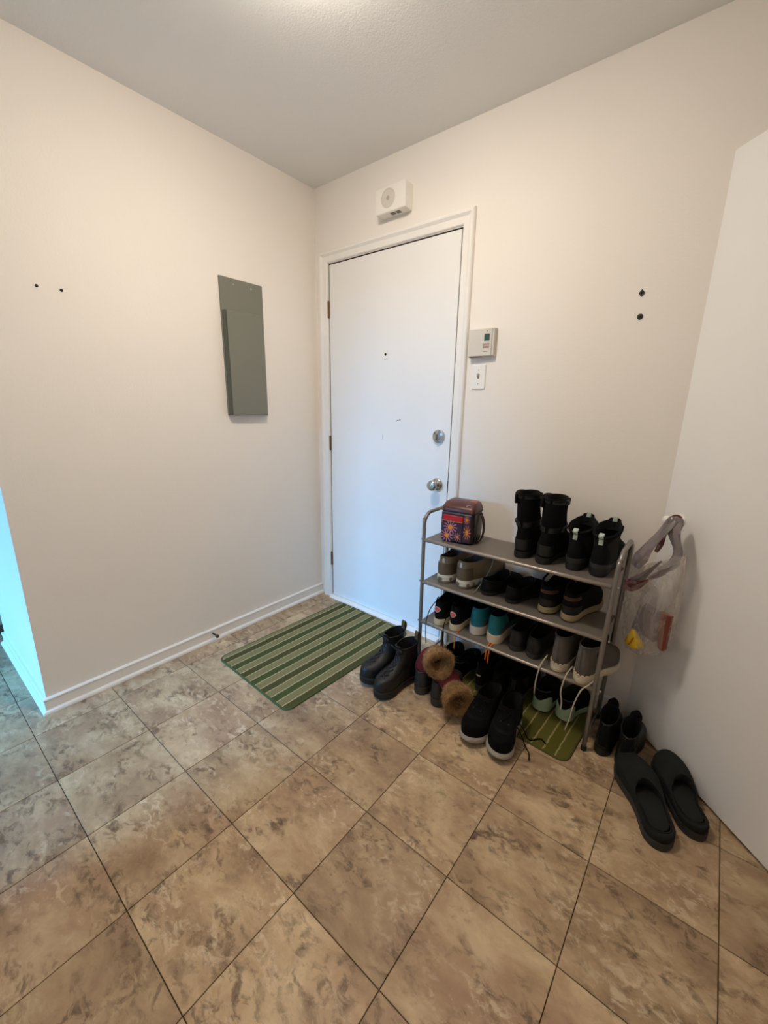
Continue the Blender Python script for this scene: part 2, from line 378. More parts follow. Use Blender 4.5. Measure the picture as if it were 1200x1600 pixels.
# ------------------------------------------------------------------ room shell
H = 2.426; WX = 2.34; LE = -1.5426; HX = -0.785
DX0, DX1, DZ = 0.1081, 0.9488, 2.03
JX0, JX1, JZ = DX0-0.006, DX1+0.006, DZ+0.006
XL, YR = -3.4, -5.0
floor = struct(obj('floor', *box(XL-0.1, WX+0.75, YR-0.1, 0.12, -0.12, -0.004), M['grout']))
tile_cache = {}
def tile(x0, x1, y0, y1):
    w, d = round(x1-x0, 4), round(y1-y0, 4)
    if (w, d) not in tile_cache:
        g, c = 0.0011, 0.0008
        a, b = w/2-g, d/2-g
        V = [(-a, -b, -0.0045), (a, -b, -0.0045), (a, b, -0.0045), (-a, b, -0.0045), (-a, -b, -c), (a, -b, -c), (a, b, -c), (-a, b, -c),
             (-a+c, -b+c, 0), (a-c, -b+c, 0), (a-c, b-c, 0), (-a+c, b-c, 0)]
        F = [(8, 9, 10, 11)]
        for i in range(4):
            j = (i+1) % 4; F += [(i, j, 4+j, 4+i), (4+i, 4+j, 8+j, 8+i)]
        me = bpy.data.meshes.new('tile'); me.from_pydata(V, [], F); me.update(); me.materials.append(M['tile']); tile_cache[(w, d)] = me
    o = bpy.data.objects.new('tile', tile_cache[(w, d)]); COL.objects.link(o); o.parent = floor
    o.location = ((x0+x1)/2, (y0+y1)/2, 0)
tx0, ty0 = TX-8*TS, TY-7*TS
for i in range(14):
    for j in range(15):
        x0, y0 = tx0+j*TS, ty0+i*TS; x1, y1 = x0+TS, y0+TS
        if y0 > LE and x1 > HX+0.01 and x1 < 0.02: continue   # wholly under the wall block
        if y0 < LE < y1 and x1 < 0.02 and x1 > HX: y1 = LE-0.001
        x1 = min(x1, WX+0.3); y1 = min(y1, 0.03)
        if x1-x0 < 0.02 or y1-y0 < 0.02 or (x0 > WX and y1 > -0.4): continue
        if y0 > LE and x0 < 0 and x1 > 0: x0 = 0.0
        tile(x0, x1, y0, y1)
# remaining floor beyond the laid tiles keeps the same look
rest = obj('tile', *join(box(XL, tx0, YR, 0.03, -0.004, 0), box(tx0, WX, YR, ty0, -0.004, 0)), tile_material('stone_look_floor', False), floor); rest['kind'] = 'stuff'

struct(obj('ceiling', *box(XL-0.1, WX+0.75, YR-0.1, 0.12, H, H+0.1), M['ceiling']))
struct(obj('wall_left', *box(HX, 0, LE, 0.0, 0, H), M['wall']))
struct(obj('wall_back', *join(box(XL-0.1, JX0-0.012, 0, 0.12, 0, H), box(JX1+0.012, WX+0.75, 0, 0.12, 0, H), box(JX0-0.012, JX1+0.012, 0, 0.12, JZ+0.012, H)), M['wall']))
struct(obj('wall_far_left', *box(XL-0.1, XL, YR, 0, 0, H), M['wall']))
WNX0, WNX1, WNZ0, WNZ1 = -1.40, 0.30, 0.20, 2.15
struct(obj('wall_rear', *join(box(XL-0.1, WNX0, YR-0.1, YR, 0, H), box(WNX1, WX+0.75, YR-0.1, YR, 0, H), box(WNX0, WNX1, YR-0.1, YR, 0, WNZ0), box(WNX0, WNX1, YR-0.1, YR, WNZ1, H)), M['wall']))
CY0, CY1, CZ = -1.07, -0.435, 2.05      # closet opening in the right wall
struct(obj('wall_right', *join(box(WX, WX+0.1, YR, CY0, 0, H), box(WX, WX+0.1, CY1, 0, 0, H), box(WX, WX+0.1, CY0, CY1, CZ, H)), M['wall']))
struct(obj('wall_occluder', *box(0.58, WX, -2.42, -2.30, 0, H), M['wall']))  # unseen wall, added so its end cuts the daylight off the right side
struct(obj('wall_closet', *join(box(WX+0.65, WX+0.75, YR, 0, 0, H), box(WX+0.1, WX+0.65, CY0-0.2, CY0-0.1, 0, H)), M['wall']))
win = struct(obj('window_1', *join(box(WNX0, WNX0+0.05, YR-0.1, YR+0.01, WNZ0, WNZ1), box(WNX1-0.05, WNX1, YR-0.1, YR+0.01, WNZ0, WNZ1), box(WNX0, WNX1, YR-0.1, YR+0.01, WNZ0, WNZ0+0.05),
    box(WNX0, WNX1, YR-0.1, YR+0.01, WNZ1-0.05, WNZ1), box(-0.575, -0.525, YR-0.08, YR, WNZ0, WNZ1)), M['trim']))
for a, b in ((WNX0+0.05, -0.575), (-0.525, WNX1-0.05)):
    obj('pane', *box(a, b, YR-0.05, YR-0.045, WNZ0+0.05, WNZ1-0.05), M['pane'], win)

# baseboards: board with eased top plus shoe moulding
BB = [(0, 0), (0.021, 0), (0.021, 0.006), (0.018, 0.013), (0.012, 0.017), (0.010, 0.019), (0.010, 0.058), (0.013, 0.061), (0.013, 0.066), (0.009, 0.070), (0, 0.071)]
e = 0.021
bl = struct(obj('baseboard_left', *extrude_profile(BB, [((0, -0.001, 0), (1, 0, 0), (0, 0, 1)), ((0, LE, 0), (1, -1, 0), (0, 0, 1))]), M['trim']))
struct(obj('baseboard_hall', *extrude_profile(BB, [((0, LE, 0), (1, -1, 0), (0, 0, 1)), ((HX, LE, 0), (-1, -1, 0), (0, 0, 1))]), M['trim']))
struct(obj('baseboard_hall_side', *extrude_profile(BB, [((HX, LE, 0), (-1, -1, 0), (0, 0, 1)), ((HX, -0.001, 0), (-1, 0, 0), (0, 0, 1))]), M['trim']))
struct(obj('baseboard_back', *extrude_profile(BB, [((1.012, 0, 0), (0, -1, 0), (0, 0, 1)), ((1.845, 0, 0), (0, -1, 0), (0, 0, 1))]), M['trim']))

# front door: jamb, casing, leaf
CAS = [(0, 0), (0, 0.008), (0.004, 0.011), (0.030, 0.013), (0.036, 0.017), (0.042, 0.021), (0.050, 0.021), (0.055, 0.017), (0.057, 0.010), (0.057, 0)]
def casing_prof(scale): return [(u*scale, v) for u, v in CAS]
xL, xR, zT = JX0-0.004, JX1+0.004, JZ+0.004
path = [((xL, 0, 0), (-1, 0, 0), (0, -1, 0)), ((xL, 0, zT), (-1, 0, 1), (0, -1, 0)), ((xR, 0, zT), (1, 0, 1), (0, -1, 0)), ((xR, 0, 0), (1, 0, 0), (0, -1, 0))]
t1 = struct(obj('trim_1', *extrude_profile(CAS, path), M['trim']))
jv = join(box(JX0-0.012, JX0, -0.002, 0.12, 0, JZ), box(JX1, JX1+0.012, -0.002, 0.12, 0, JZ), box(JX0-0.012, JX1+0.012, -0.002, 0.12, JZ, JZ+0.012))
obj('jamb', *jv, M['trim'], t1)
obj('door_seal', *join(box(JX0, JX0+0.02, 0.045, 0.06, 0.02, JZ), box(JX1-0.02, JX1, 0.045, 0.06, 0.02, JZ), box(JX0, JX1, 0.045, 0.06, JZ-0.02, JZ)), M['gapdark'], t1)
obj('gap_shade', *join(box(JX1-0.0012, JX1-0.0002, 0.004, 0.045, 0.02, JZ-0.001), box(JX0+0.001, JX1-0.001, 0.004, 0.045, JZ-0.0012, JZ-0.0002), box(JX0+0.0002, JX0+0.0012, 0.004, 0.045, 0.02, JZ-0.001)), M['gapdark'], t1)  # near-black sheets paint the shade deep in the gap round the leaf
struct(obj('trim_2', *extrude_profile([(0, 0), (-0.03, 0), (-0.026, 0.008), (0.0, 0.014), (0.1, 0.014), (0.1, 0)], [((JX0, 0, 0), (0, 1, 0), (0, 0, 1)), ((JX1, 0, 0), (0, 1, 0), (0, 0, 1))]), M['trim']))
d1 = struct(obj('door_1', *bbox(DX0, DX1, 0.0, 0.042, 0.016, DZ, 0.002), M['door']))
d1['label'] = 'white flat slab entrance door with nickel knob and deadbolt'
for hz in (1.80, 1.038, 0.276):
    h = obj('hinge', *join(lathe((DX0-0.003, -0.004, hz-0.045), (0, 0, 1), [(0.001, 0), (0.0062, 0.001), (0.0062, 0.089), (0.001, 0.090)], 12), box(DX0-0.012, DX0+0.003, -0.003, 0.0015, hz-0.043, hz+0.043)), M['brass'], d1, True, angle=40)
ph = obj('peephole', *bbox(0.519, 0.545, -0.004, 0.0005, 1.510, 1.554, 0.0015), M['plastic_white'], d1)
obj('lens', *disc((0.532, -0.0035, 1.533), (0, -1, 0), 0.0065, 0.003), M['gapdark'], ph, True, angle=40)
db = obj('deadbolt', *lathe((0.885, 0.0, 1.124), (0, -1, 0), [(0.034, 0), (0.034, 0.006), (0.031, 0.012), (0.018, 0.016), (0.016, 0.022), (0.001, 0.023)], 32), M['chrome'], d1, True, angle=35)
obj('thumb_turn', *bbox(0.8815, 0.8885, -0.036, -0.020, 1.108, 1.140, 0.002), M['chrome'], db)
kb = obj('door_knob', *lathe((0.888, 0.0, 0.879), (0, -1, 0), [(0.033, 0), (0.033, 0.004), (0.029, 0.009), (0.015, 0.013), (0.012, 0.028), (0.016, 0.036), (0.026, 0.043), (0.0275, 0.052), (0.024, 0.060), (0.014, 0.0635), (0.001, 0.064)], 32), M['chrome'], d1, True, angle=60)
obj('key_button', *disc((0.888, -0.0638, 0.879), (0, -1, 0), 0.006, 0.0025), M['screw'], kb, True, angle=40)
obj('strike_plate', *box(DX1+0.0015, DX1+0.0055, -0.0032, -0.001, 0.845, 0.905), M['brass'], t1)
for k, (px, pz, w, h_) in enumerate(((0.612, 1.190, 0.005, 0.003), (0.622, 1.194, 0.008, 0.005), (0.637, 1.197, 0.006, 0.004), (0.52, 1.10, 0.002, 0.02))):
    obj('paint_chip', *join(*[([(px+w*math.cos(a)*rng.uniform(.5, 1.1), -0.0006, pz+h_*math.sin(a)*rng.uniform(.5, 1.1)) for a in [i*math.pi/4 for i in range(8)]], [tuple(range(8))])]), M['ink'] if k < 3 else M['plastic_beige'], d1)

# closet door standing open against the back wall
DU = Vector((0.427, -0.429, 0)).normalized()
cdr = struct(obj('door_2', *bbox(0, 0.606, 0, 0.034, 0.012, 2.037, 0.002), M['door']))
cdr['label'] = 'white flat closet door standing open at an angle against the back wall'
cdr.location = (1.876, -0.006, 0); cdr.rotation_euler = (0, 0, math.atan2(DU.y, DU.x))
# local: x along leaf from free edge to hinge edge, -y towards the room
ck = obj('door_knob', *lathe((0.075, 0, 0.895), (0, -1, 0), [(0.022, 0), (0.022, 0.003), (0.016, 0.006), (0.008, 0.010), (0.007, 0.036), (0.012, 0.041), (0.017, 0.048), (0.017, 0.056), (0.012, 0.062), (0.001, 0.064)], 28), M['plastic_white'], cdr, True, angle=60)
for hz in (0.25, 1.05, 1.83):
    obj('hinge', *lathe((0.609, 0.001, hz-0.04), (0, 0, 1), [(0.001, 0), (0.005, 0.001), (0.005, 0.079), (0.001, 0.080)], 10), M['brass'], cdr, True, angle=40)

# ceiling lamp just above the frame
lamp = tag(empty('ceiling_lamp', (LAMP_POS[0], LAMP_POS[1], H)), 'round flush ceiling lamp with glowing frosted dome', 'lamp')
obj('base_plate', *lathe((0, 0, 0), (0, 0, -1), [(0.02, 0), (0.168, 0.0), (0.170, 0.004), (0.170, 0.018), (0.160, 0.020)], 40), M['chrome'], lamp, True, angle=40)
glow = mat('frosted_lamp_glass', (250, 245, 235), 0.4, emit=((*LAMP_COLOR, 1), LAMP_STRENGTH))
obj('glass_dome', *lathe((0, 0, -0.0201), (0, 0, -1), [(0.158, 0), (0.154, 0.014), (0.138, 0.030), (0.105, 0.044), (0.06, 0.052), (0.02, 0.055), (0.001, 0.055)], 40), glow, lamp, True)

# ------------------------------------------------------------------ fittings on the walls
pn = tag(empty('electrical_panel', (0, -0.503, 1.205)), 'flat grey metal breaker panel cover on the left wall', 'panel')
obj('cover_plate', *bbox(0.0, 0.010, -0.123, 0.118, 0, 0.650, 0.002), M['panel'], pn)
pd_ = obj('panel_door', *bbox(0.010, 0.040, -0.1120, 0.094, 0.003, 0.499, 0.003), M['panel'], pn)
obj('side_shade_strip', *bbox(0.010, 0.034, -0.1200, -0.1120, 0.003, 0.499, 0.002), M['panel_dark'], pd_)  # dark strip paints the shaded side of the raised door
for yy, zz in ((-0.050, 0.622), (0.050, 0.622)):
    obj('screw', *disc((0.010, yy, zz), (1, 0, 0), 0.0045, 0.002, 10), M['screw'], pn, True, angle=40)
for k, yy in enumerate((-1.334, -1.261)):
    s = obj('nail', *lathe((0, 0, 0), (1, 0, 0), [(0.0055, 0), (0.0055, 0.001), (0.004, 0.004), (0.001, 0.006)], 10), M['darkscrew'], None, True, loc=(0, yy, 1.659))
    tag(s, ('dark nail in the bare left wall, nearer the hall edge', 'dark nail in the bare left wall, nearer the grey panel')[k], 'nail', 'nails in the left wall')
a1 = tag(empty('wall_anchor', (1.686, 0, 1.671)), 'upper wall anchor, a square screw plug on the back wall', 'anchor', 'anchors in the back wall')
obj('plug', [( -0.010, -0.003, 0), (0, -0.003, -0.013), (0.010, -0.003, 0), (0, -0.003, 0.013), (-0.010, 0, 0), (0, 0, -0.013), (0.010, 0, 0), (0, 0, 0.013)], [(0, 1, 2, 3), (0, 4, 5, 1), (1, 5, 6, 2), (2, 6, 7, 3), (3, 7, 4, 0)], M['darkgrey'], a1)
obj('screw_hole', *disc((0, -0.003, 0), (0, -1, 0), 0.004, 0.001, 10), M['gapdark'], a1)
a2 = tag(empty('wall_anchor', (1.692, 0, 1.593)), 'lower wall anchor, a round dark screw plug on the back wall', 'anchor', 'anchors in the back wall')
obj('plug', *disc((0, 0, 0), (0, -1, 0), 0.010, 0.003, 16), M['darkgrey'], a2, True, angle=40)
obj('screw_hole', *disc((0, -0.003, 0), (0, -1, 0), 0.004, 0.001, 10), M['gapdark'], a2)

al = tag(empty('alarm_box', (0.586, 0, 2.162)), 'white plastic alarm sounder box above the entrance door', 'alarm')
obj('housing', *bbox(-0.089, 0.089, -0.059, 0, 0, 0.109, 0.003), M['plastic_white'], al)
sg = obj('speaker_ring', *lathe((-0.012, -0.059, 0.058), (0, -1, 0), [(0.041, -0.001), (0.041, 0.0012), (0.037, 0.0022), (0.035, 0.0008), (0.014, 0.0008), (0.0125, 0.0022), (0.001, 0.0025)], 36), M['plastic_grey'], al, True, angle=25)
obj('centre_button', [(-0.012+0.009*math.cos(a), -0.0625, 0.058+0.009*math.sin(a)) for a in [i*math.pi/3 for i in range(6)]] + [(-0.012+0.011*math.cos(a), -0.0605, 0.058+0.011*math.sin(a)) for a in [i*math.pi/3 for i in range(6)]],
    [tuple(range(6))] + [(i, i+6, (i+1) % 6+6, (i+1) % 6) for i in range(6)], M['plastic_beige'], sg)
for xx in (0.0, 0.032):
    obj('bottom_vent', *bbox(xx-0.012, xx+0.012, -0.043, -0.020, -0.002, 0.0015, 0.001), M['ink'], al)

th = tag(empty('thermostat', (1.093, 0, 1.487)), 'white wall thermostat with small dark display beside the door', 'thermostat')
obj('back_plate', *bbox(-0.059, 0.062, -0.012, 0, 0.0, 0.119, 0.002), M['plastic_grey'], th)
obj('front_cover', *bbox(-0.060, 0.050, -0.028, -0.012, 0.003, 0.118, 0.003), M['plastic_grey'], th)
obj('side_cover', *bbox(0.051, 0.060, -0.027, -0.012, 0.004, 0.117, 0.002), M['plastic_grey'], th)
obj('display', *bbox(0.014, 0.039, -0.0292, -0.0275, 0.066, 0.095, 0.0006), M['lcd'], th)
for k in range(5):
    obj('button_strip', *bbox(0.009, 0.040, -0.0290, -0.0278, 0.036+k*0.0045, 0.0385+k*0.0045, 0.0004), M['inkred'], th)
obj('logo_print', *bbox(0.013, 0.033, -0.0286, -0.0278, 0.021, 0.0235, 0.0003), M['ink'], th)
obj('indicator', *disc((0.026, -0.0279, 0.106), (0, -1, 0), 0.003, 0.001, 10), M['inkred'], th)
for k in range(9):
    obj('vent_slot', *box(-0.057+k*0.007, -0.0525+k*0.007, -0.0283, -0.014, 0.0006, 0.0034), M['ink'], th)

sw = tag(empty('light_switch', (1.081, 0, 1.351)), 'white light switch plate under the thermostat', 'switch')
obj('plate', *bbox(-0.033, 0.033, -0.006, 0, 0, 0.107, 0.0025), M['plastic_white'], sw)
tg = obj('toggle', *loft([[(-0.005, -0.005, 0.044), (0.005, -0.005, 0.044), (0.005, -0.005, 0.066), (-0.005, -0.005, 0.066)], [(-0.004, -0.017, 0.060), (0.004, -0.017, 0.060), (0.004, -0.016, 0.068), (-0.004, -0.016, 0.068)]]), M['plastic_beige'], sw)
for zz in (0.024, 0.083):
    obj('screw', *disc((0, -0.006, zz), (0, -1, 0), 0.0032, 0.0012, 10), M['screw'], sw, True, angle=40)

ds = tag(empty('door_stop', (0.0125, -0.819, 0.046)), 'small brown door stop screwed into the left baseboard', 'door stop')
obj('stem', *tube([(-0.001, 0, 0), (0.02, 0.001, -0.001), (0.036, 0.002, -0.002)], 0.0045, 8, 3), M['darkscrew'], ds, True)
obj('rubber_tip', *lathe((0.034, 0.002, -0.002), (1, 0, 0), [(0.006, 0), (0.0095, 0.002), (0.0100, 0.012), (0.007, 0.015), (0.001, 0.0155)], 14), M['rubber_brown'], ds, True, angle=50)

# ------------------------------------------------------------------ mats
def rounded_rect(x0, x1, y0, y1, r, n=6):
    out = []
    for cx, cy, a0 in ((x1-r, y0+r, -90), (x1-r, y1-r, 0), (x0+r, y1-r, 90), (x0+r, y0+r, 180)):
        for i in range(n+1):
            a = math.radians(a0+90*i/n); out.append((cx+r*math.cos(a), cy+r*math.sin(a)))
    return out
def make_mat(loc, rz, w, d, pile, border, label, bw=0.008):
    root = tag(empty('floor_mat', loc, (0, 0, rz)), label, 'mat', 'striped floor mats')
    o = rounded_rect(-w/2+bw*0.8, w/2-bw*0.8, -d/2+bw*0.8, d/2-bw*0.8, 0.035)
    n = len(o)
    obj('woven_top', *loft([[(x, y, 0.0005) for x, y in o], [(x, y, 0.006) for x, y in o]]), pile, root)
    o0 = rounded_rect(-w/2, w/2, -d/2, d/2, 0.04); oi = rounded_rect(-w/2+bw, w/2-bw, -d/2+bw, d/2-bw, 0.034)
    om = rounded_rect(-w/2+bw*.5, w/2-bw*.5, -d/2+bw*.5, d/2-bw*.5, 0.037)
    rings = [[(x, y, 0.0) for x, y in o0], [(x, y, 0.004) for x, y in o0], [(x, y, 0.0078) for x, y in om], [(x, y, 0.0058) for x, y in oi]]
    obj('bound_edge', *loft(rings, cap0=False, cap1=False), border, root, True)
    return root
make_mat((0.486, -0.474, 0.0005), math.radians(-2.0), 0.575, 0.855, M['mat1'], M['mat_border'], 'large green striped floor mat in front of the entrance door')
make_mat((1.495, -0.215, 0.0005), math.radians(-3), 0.54, 0.375, M['mat2'], M['mat2_border'], 'olive striped mat lying under the shoe rack')

# ------------------------------------------------------------------ shoe rack
RX0, RX1, RYF, RYB = 1.016, 1.788, -0.300, -0.080
SZ = (0.685, 0.480, 0.275)
rack = tag(empty('shoe_rack', ((RX0+RX1)/2, (RYF+RYB)/2, 0)), 'grey metal three tier shoe rack with rounded tube ends', 'shoe rack')
cx, cy = (RX0+RX1)/2, (RYF+RYB)/2
for s, xx, lean in ((-1, RX0-cx, -0.004), (1, RX1-cx, 0.016)):
    yf, yb = RYF-cy, RYB-cy
    zt = 0.803; r = 0.055
    P = [(xx-lean*0.3, yf, 0.006), (xx, yf, 0.35), (xx+lean*.5, yf, zt-r)]
    for k in range(1, 7):
        a = math.pi/2*k/6; P.append((xx+lean*.7, yf+r-r*math.cos(a), zt-r+r*math.sin(a)))
    for k in range(0, 7):
        a = math.pi/2*k/6; P.append((xx+lean*.7, yb-r+r*math.sin(a), zt-r+r*math.cos(a)))
    P += [(xx+lean*.2, yb, 0.35), (xx-lean*0.3, yb, 0.006)]
    fr = obj('end_frame', *tube(P, 0.0085, 12, 3, upv=(1, 0, 0)), M['rack'], rack, True)
    for yy in (yf, yb):
        obj('foot_cap', *lathe((xx-lean*0.3, yy, 0.0), (0, 0, 1), [(0.006, 0), (0.0105, 0.001), (0.0105, 0.018), (0.0088, 0.020)], 12), M['blackrubber'], fr, True, angle=40)
    obj('side_rail', *tube([(xx, yf, 0.065), (xx, yb, 0.065)], 0.004, 8, 1), M['rack'], fr, True)
    for z in SZ:
        obj('bolt', *disc((xx+s*0.0085+lean*.5, yf, z-0.004), (s, 0, 0), 0.0045, 0.004, 10), M['screw'], fr, True, angle=40)
for k, z in enumerate(SZ):
    x0, x1 = RX0-cx+0.004, RX1-cx-0.002
    # sheet with a rolled front and rear lip
    yf, yb = RYF-cy, RYB-cy
    prof = [(yf+0.004, -0.001), (yb-0.004, -0.001), (yb-0.004, -0.003), (yf+0.004, -0.003)]
    sh = obj('shelf', *loft([[(x0, y, z+v) for y, v in prof], [(x1, y, z+v) for y, v in prof]]), M['shelf'], rack)
    obj('front_rail', *tube([(x0, yf, z-0.006), ((x0+x1)/2, yf, z-0.0065), (x1, yf, z-0.006)], 0.0078, 10, 2, upv=(0, 0, 1)), M['railtop'], sh, True)
    obj('rear_rail', *tube([(x0, yb, z-0.006), ((x0+x1)/2, yb, z-0.0065), (x1, yb, z-0.006)], 0.0068, 10, 2, upv=(0, 0, 1)), M['railtop'], sh, True)

# ------------------------------------------------------------------ shoes
NV = 36
def shape_w(t, mix, toe=2.3):
    base = float(np.interp(t, [0, .15, .35, .5, .65, .75, .88, 1.0], [.70, .72, .69, .76, .94, 1.0, .96, .86]))
    hl = (1-(1-min(t/.16, 1))**2)**.5; tl = max(0.0, 1-max((t-.70)/.30, 0)**toe)**.5
    foot = base*hl*tl; ell = max(0.0, 1-(2*t-1)**2)**.5
    return foot*(1-mix)+ell*mix
def ring(L, W, side, yb, yf, ws, zb, zf, mix=0.0, dip=0.0, p=1.0, spring=0.0, toe=2.3):
    out = []
    for i in range(NV):
        th_ = 2*math.pi*i/NV; t = (1-math.cos(th_))/2
        sg_ = 1 if math.sin(th_) >= 0 else -1
        x = sg_*shape_w(t, mix, toe)*W/2*ws if 0 < i and i != NV//2 else 0.0
        bend = -side*W*0.07*math.sin(math.pi*min(1, max(0, t)))*(1-mix*0.6) + side*W*0.05*t*t*(1-mix)
        y = L*(yb+t*(yf-yb))
        z = zb+(zf-zb)*t**p - dip*math.sin(math.pi*t)
        z += spring*max(0, (y/L-.68)/.32)**2
        out.append(np.array((x+bend, y, z)))
    return out

class Shoe:
    def __init__(s, name, label, cat, group, loc, heading, side, L, W, sh, loops, upper, sole, lining='lining', spring=0.008, outsole=None, tilt=0.0, pitch=0.0, toe=2.3, heel=0.0, sole_w=1.05, depth=None, xf=None):
        s.L, s.W, s.sh, s.side = L, W, sh, side
        s.root = tag(empty(name, loc, (pitch, tilt, heading)), label, cat, group)
        s.xf = xf or (lambda p: p)
        R = lambda *a, **k: ring(L, W, side, *a, spring=spring, toe=toe, **k)
        # sole (local z from 0), heel lift raises the back
        def lift(r): return r
        zs = [(0.0, .93), (sh*.12, .985), (sh*.5, 1.0), (sh*.88, 1.0), (sh, .97)]
        split = int(outsole is not None)
        bands = [(zs, sole)]
        if split:
            k = outsole[1]
            bands = [([(0.0, .93), (sh*k*.4, .985), (sh*k, 1.0)], outsole[0]), ([(sh*k, 1.0), (sh*.55, 1.025), (sh*.88, 1.0), (sh, .97)], sole)]
        for bi, (zz, mm) in enumerate(bands):
            rr = [ [q for q in R(-.012*sc, 1.012*sc+(1-sc)*.2, sole_w*sc, z, z)] for z, sc in zz]
            o = obj('outsole' if (split and bi == 0) else 'sole', *loft(rr), M[mm], s.root, True, angle=50)
        # upper
        rings = []
        for lp in loops:
            yb, yf, ws, zb, zf, mix = lp[:6]; dip = lp[6] if len(lp) > 6 else 0; p = lp[7] if len(lp) > 7 else 1
            rings.append(R(yb, yf, ws, sh+zb, sh+zf, mix=mix, dip=dip, p=p))
        s.rings = [[s.xf(q) for q in r] for r in catmull_rings(rings, 4)]
        s.K = len(s.rings)
        obj('upper', *loft(s.rings, cap0=False, cap1=False), M[upper], s.root, True)
        # collar lip and lining
        top = s.rings[-1]; c = sum(top)/len(top)
        def inset(r, k, dz): return [c+(q-c)*np.array((k, k+(1-k)*.4, 1)) + np.array((0, 0, dz)) for q in r]
        lip = [top, inset(top, .965, 0.0035), inset(top, .91, 0.002)]
        obj('collar', *loft(lip, cap0=False, cap1=False), M[upper], s.root, True)
        cl = loops[-1]; d_ = depth if depth is not None else 0.008
        bot = [s.xf(q) for q in ring(L, W, side, cl[0]+.03, min(cl[1]+.05, .9), cl[2]*.86, sh+d_, sh+d_, mix=min(1, cl[5]*.6))]
        mid = [a*.55+b*.45 for a, b in zip(inset(top, .90, -.012), bot)]
        obj('lining', *loft([inset(top, .91, .002), inset(top, .89, -.010), mid, bot], cap0=False), M[lining], s.root, True, angle=60)
    def S(s, u, v, off=0.0):
        u = min(max(u, 0), 1); kk = u*(s.K-1); k = min(int(kk), s.K-2); a = kk-k
        ii = (v % 1.0)*NV; i = int(ii) % NV; b = ii-int(ii); j = (i+1) % NV
        R_ = s.rings
        P = (R_[k][i]*(1-b)+R_[k][j]*b)*(1-a)+(R_[k+1][i]*(1-b)+R_[k+1][j]*b)*a
        if off:
            du = (R_[k+1][i]*(1-b)+R_[k+1][j]*b)-(R_[k][i]*(1-b)+R_[k][j]*b); i2, j2 = (i-1) % NV, (i+2) % NV
            dv = (R_[k][j2]-R_[k][i2])*(1-a)+(R_[k+1][j2]-R_[k+1][i2])*a
            n = np.cross(dv, du); n = n/(np.linalg.norm(n)+1e-12); P = P+n*off
        return P
    def patch(s, name, m, u0, u1, v0, v1, off=0.0018, nu=6, nv=10, wave=0.0):
        def uu(a, b): return u0+(u1-u0)*a + (wave*math.sin(b*math.pi*3)*a)
        top = [[s.S(uu(a/nu, b/nv), v0+(v1-v0)*b/nv, off) for b in range(nv+1)] for a in range(nu+1)]
        bt = [[s.S(uu(a/nu, b/nv), v0+(v1-v0)*b/nv, -0.001) for b in range(nv+1)] for a in range(nu+1)]
        return s._slab(name, m, top, bt, nu, nv)
    def _slab(s, name, m, top, bt, nu, nv):
        V = [p for r in top for p in r]+[p for r in bt for p in r]; w = nv+1; N = (nu+1)*w; F = []
        for a in range(nu):
            for b in range(nv):
                i = a*w+b; F.append((i, i+1, i+w+1, i+w)); F.append((N+i, N+i+w, N+i+w+1, N+i+1))
        rim = [b for b in range(nv+1)]+[a*w+nv for a in range(1, nu+1)]+[nu*w+b for b in range(nv-1, -1, -1)]+[a*w for a in range(nu-1, 0, -1)]
        for q in range(len(rim)):
            i, j = rim[q], rim[(q+1) % len(rim)]; F.append((i, N+i, N+j, j))
        return obj(name, V, F, M[m], s.root, True, angle=45)
    def oval(s, name, m, u, v, ru, rv, off=0.002, pw=2.0, parent=None, n=20):
        ring_ = []
        for i in range(n):
            a = 2*math.pi*i/n; c_, s_ = math.cos(a), math.sin(a)
            ring_.append((u+ru*abs(s_)**(2/pw)*np.sign(s_), v+rv*abs(c_)**(2/pw)*np.sign(c_)))
        V = [s.S(a, b, off) for a, b in ring_]+[s.S(u+(a-u)*.5, v+(b-v)*.5, off) for a, b in ring_]+[s.S(u, v, off)]+[s.S(a, b, -.001) for a, b in ring_]
        F = []
        for i in range(n):
            j = (i+1) % n; F += [(i, j, n+j, n+i), (n+i, n+j, 2*n), (i, 2*n+1+i, 2*n+1+j, j)]
        return obj(name, V, F, M[m], parent or s.root, True, angle=45)
    def laces(s, m, u0, u1, n, dv=0.045, r=0.0022, flat=0.6):
        for i in range(n):
            u = u0+(u1-u0)*i/max(1, n-1)
            for sg in (-1, 1):
                if sg == 1 and i == n-1: continue
                ub = u+(u1-u0)/max(1, n-1)
                obj('lace', *tube([s.S(u, .5-sg*dv, .001), s.S((u+ub)/2, .5, .0045), s.S(ub, .5+sg*dv, .001)], r, 6, 3, flat), M[m], s.root, True)
            for sg in (-1, 1):
                obj('eyelet', *disc(s.S(u, .5+sg*dv*1.05, .0005), s.S(u, .5+sg*dv, .01)-s.S(u, .5+sg*dv, 0), 0.0028, .0015, 10), M['darkscrew'], s.root, True, angle=40)
    def bow(s, m, r=0.0022):
        P = s.S(.93, .5, .004)
        for sg in (-1, 1):
            obj('lace_bow', *tube([P, P+np.array((sg*.018, .012, .020)), P+np.array((sg*.038, .004, .012)), P+np.array((sg*.026, -.006, .001)), P], r, 6, 4), M[m], s.root, True)
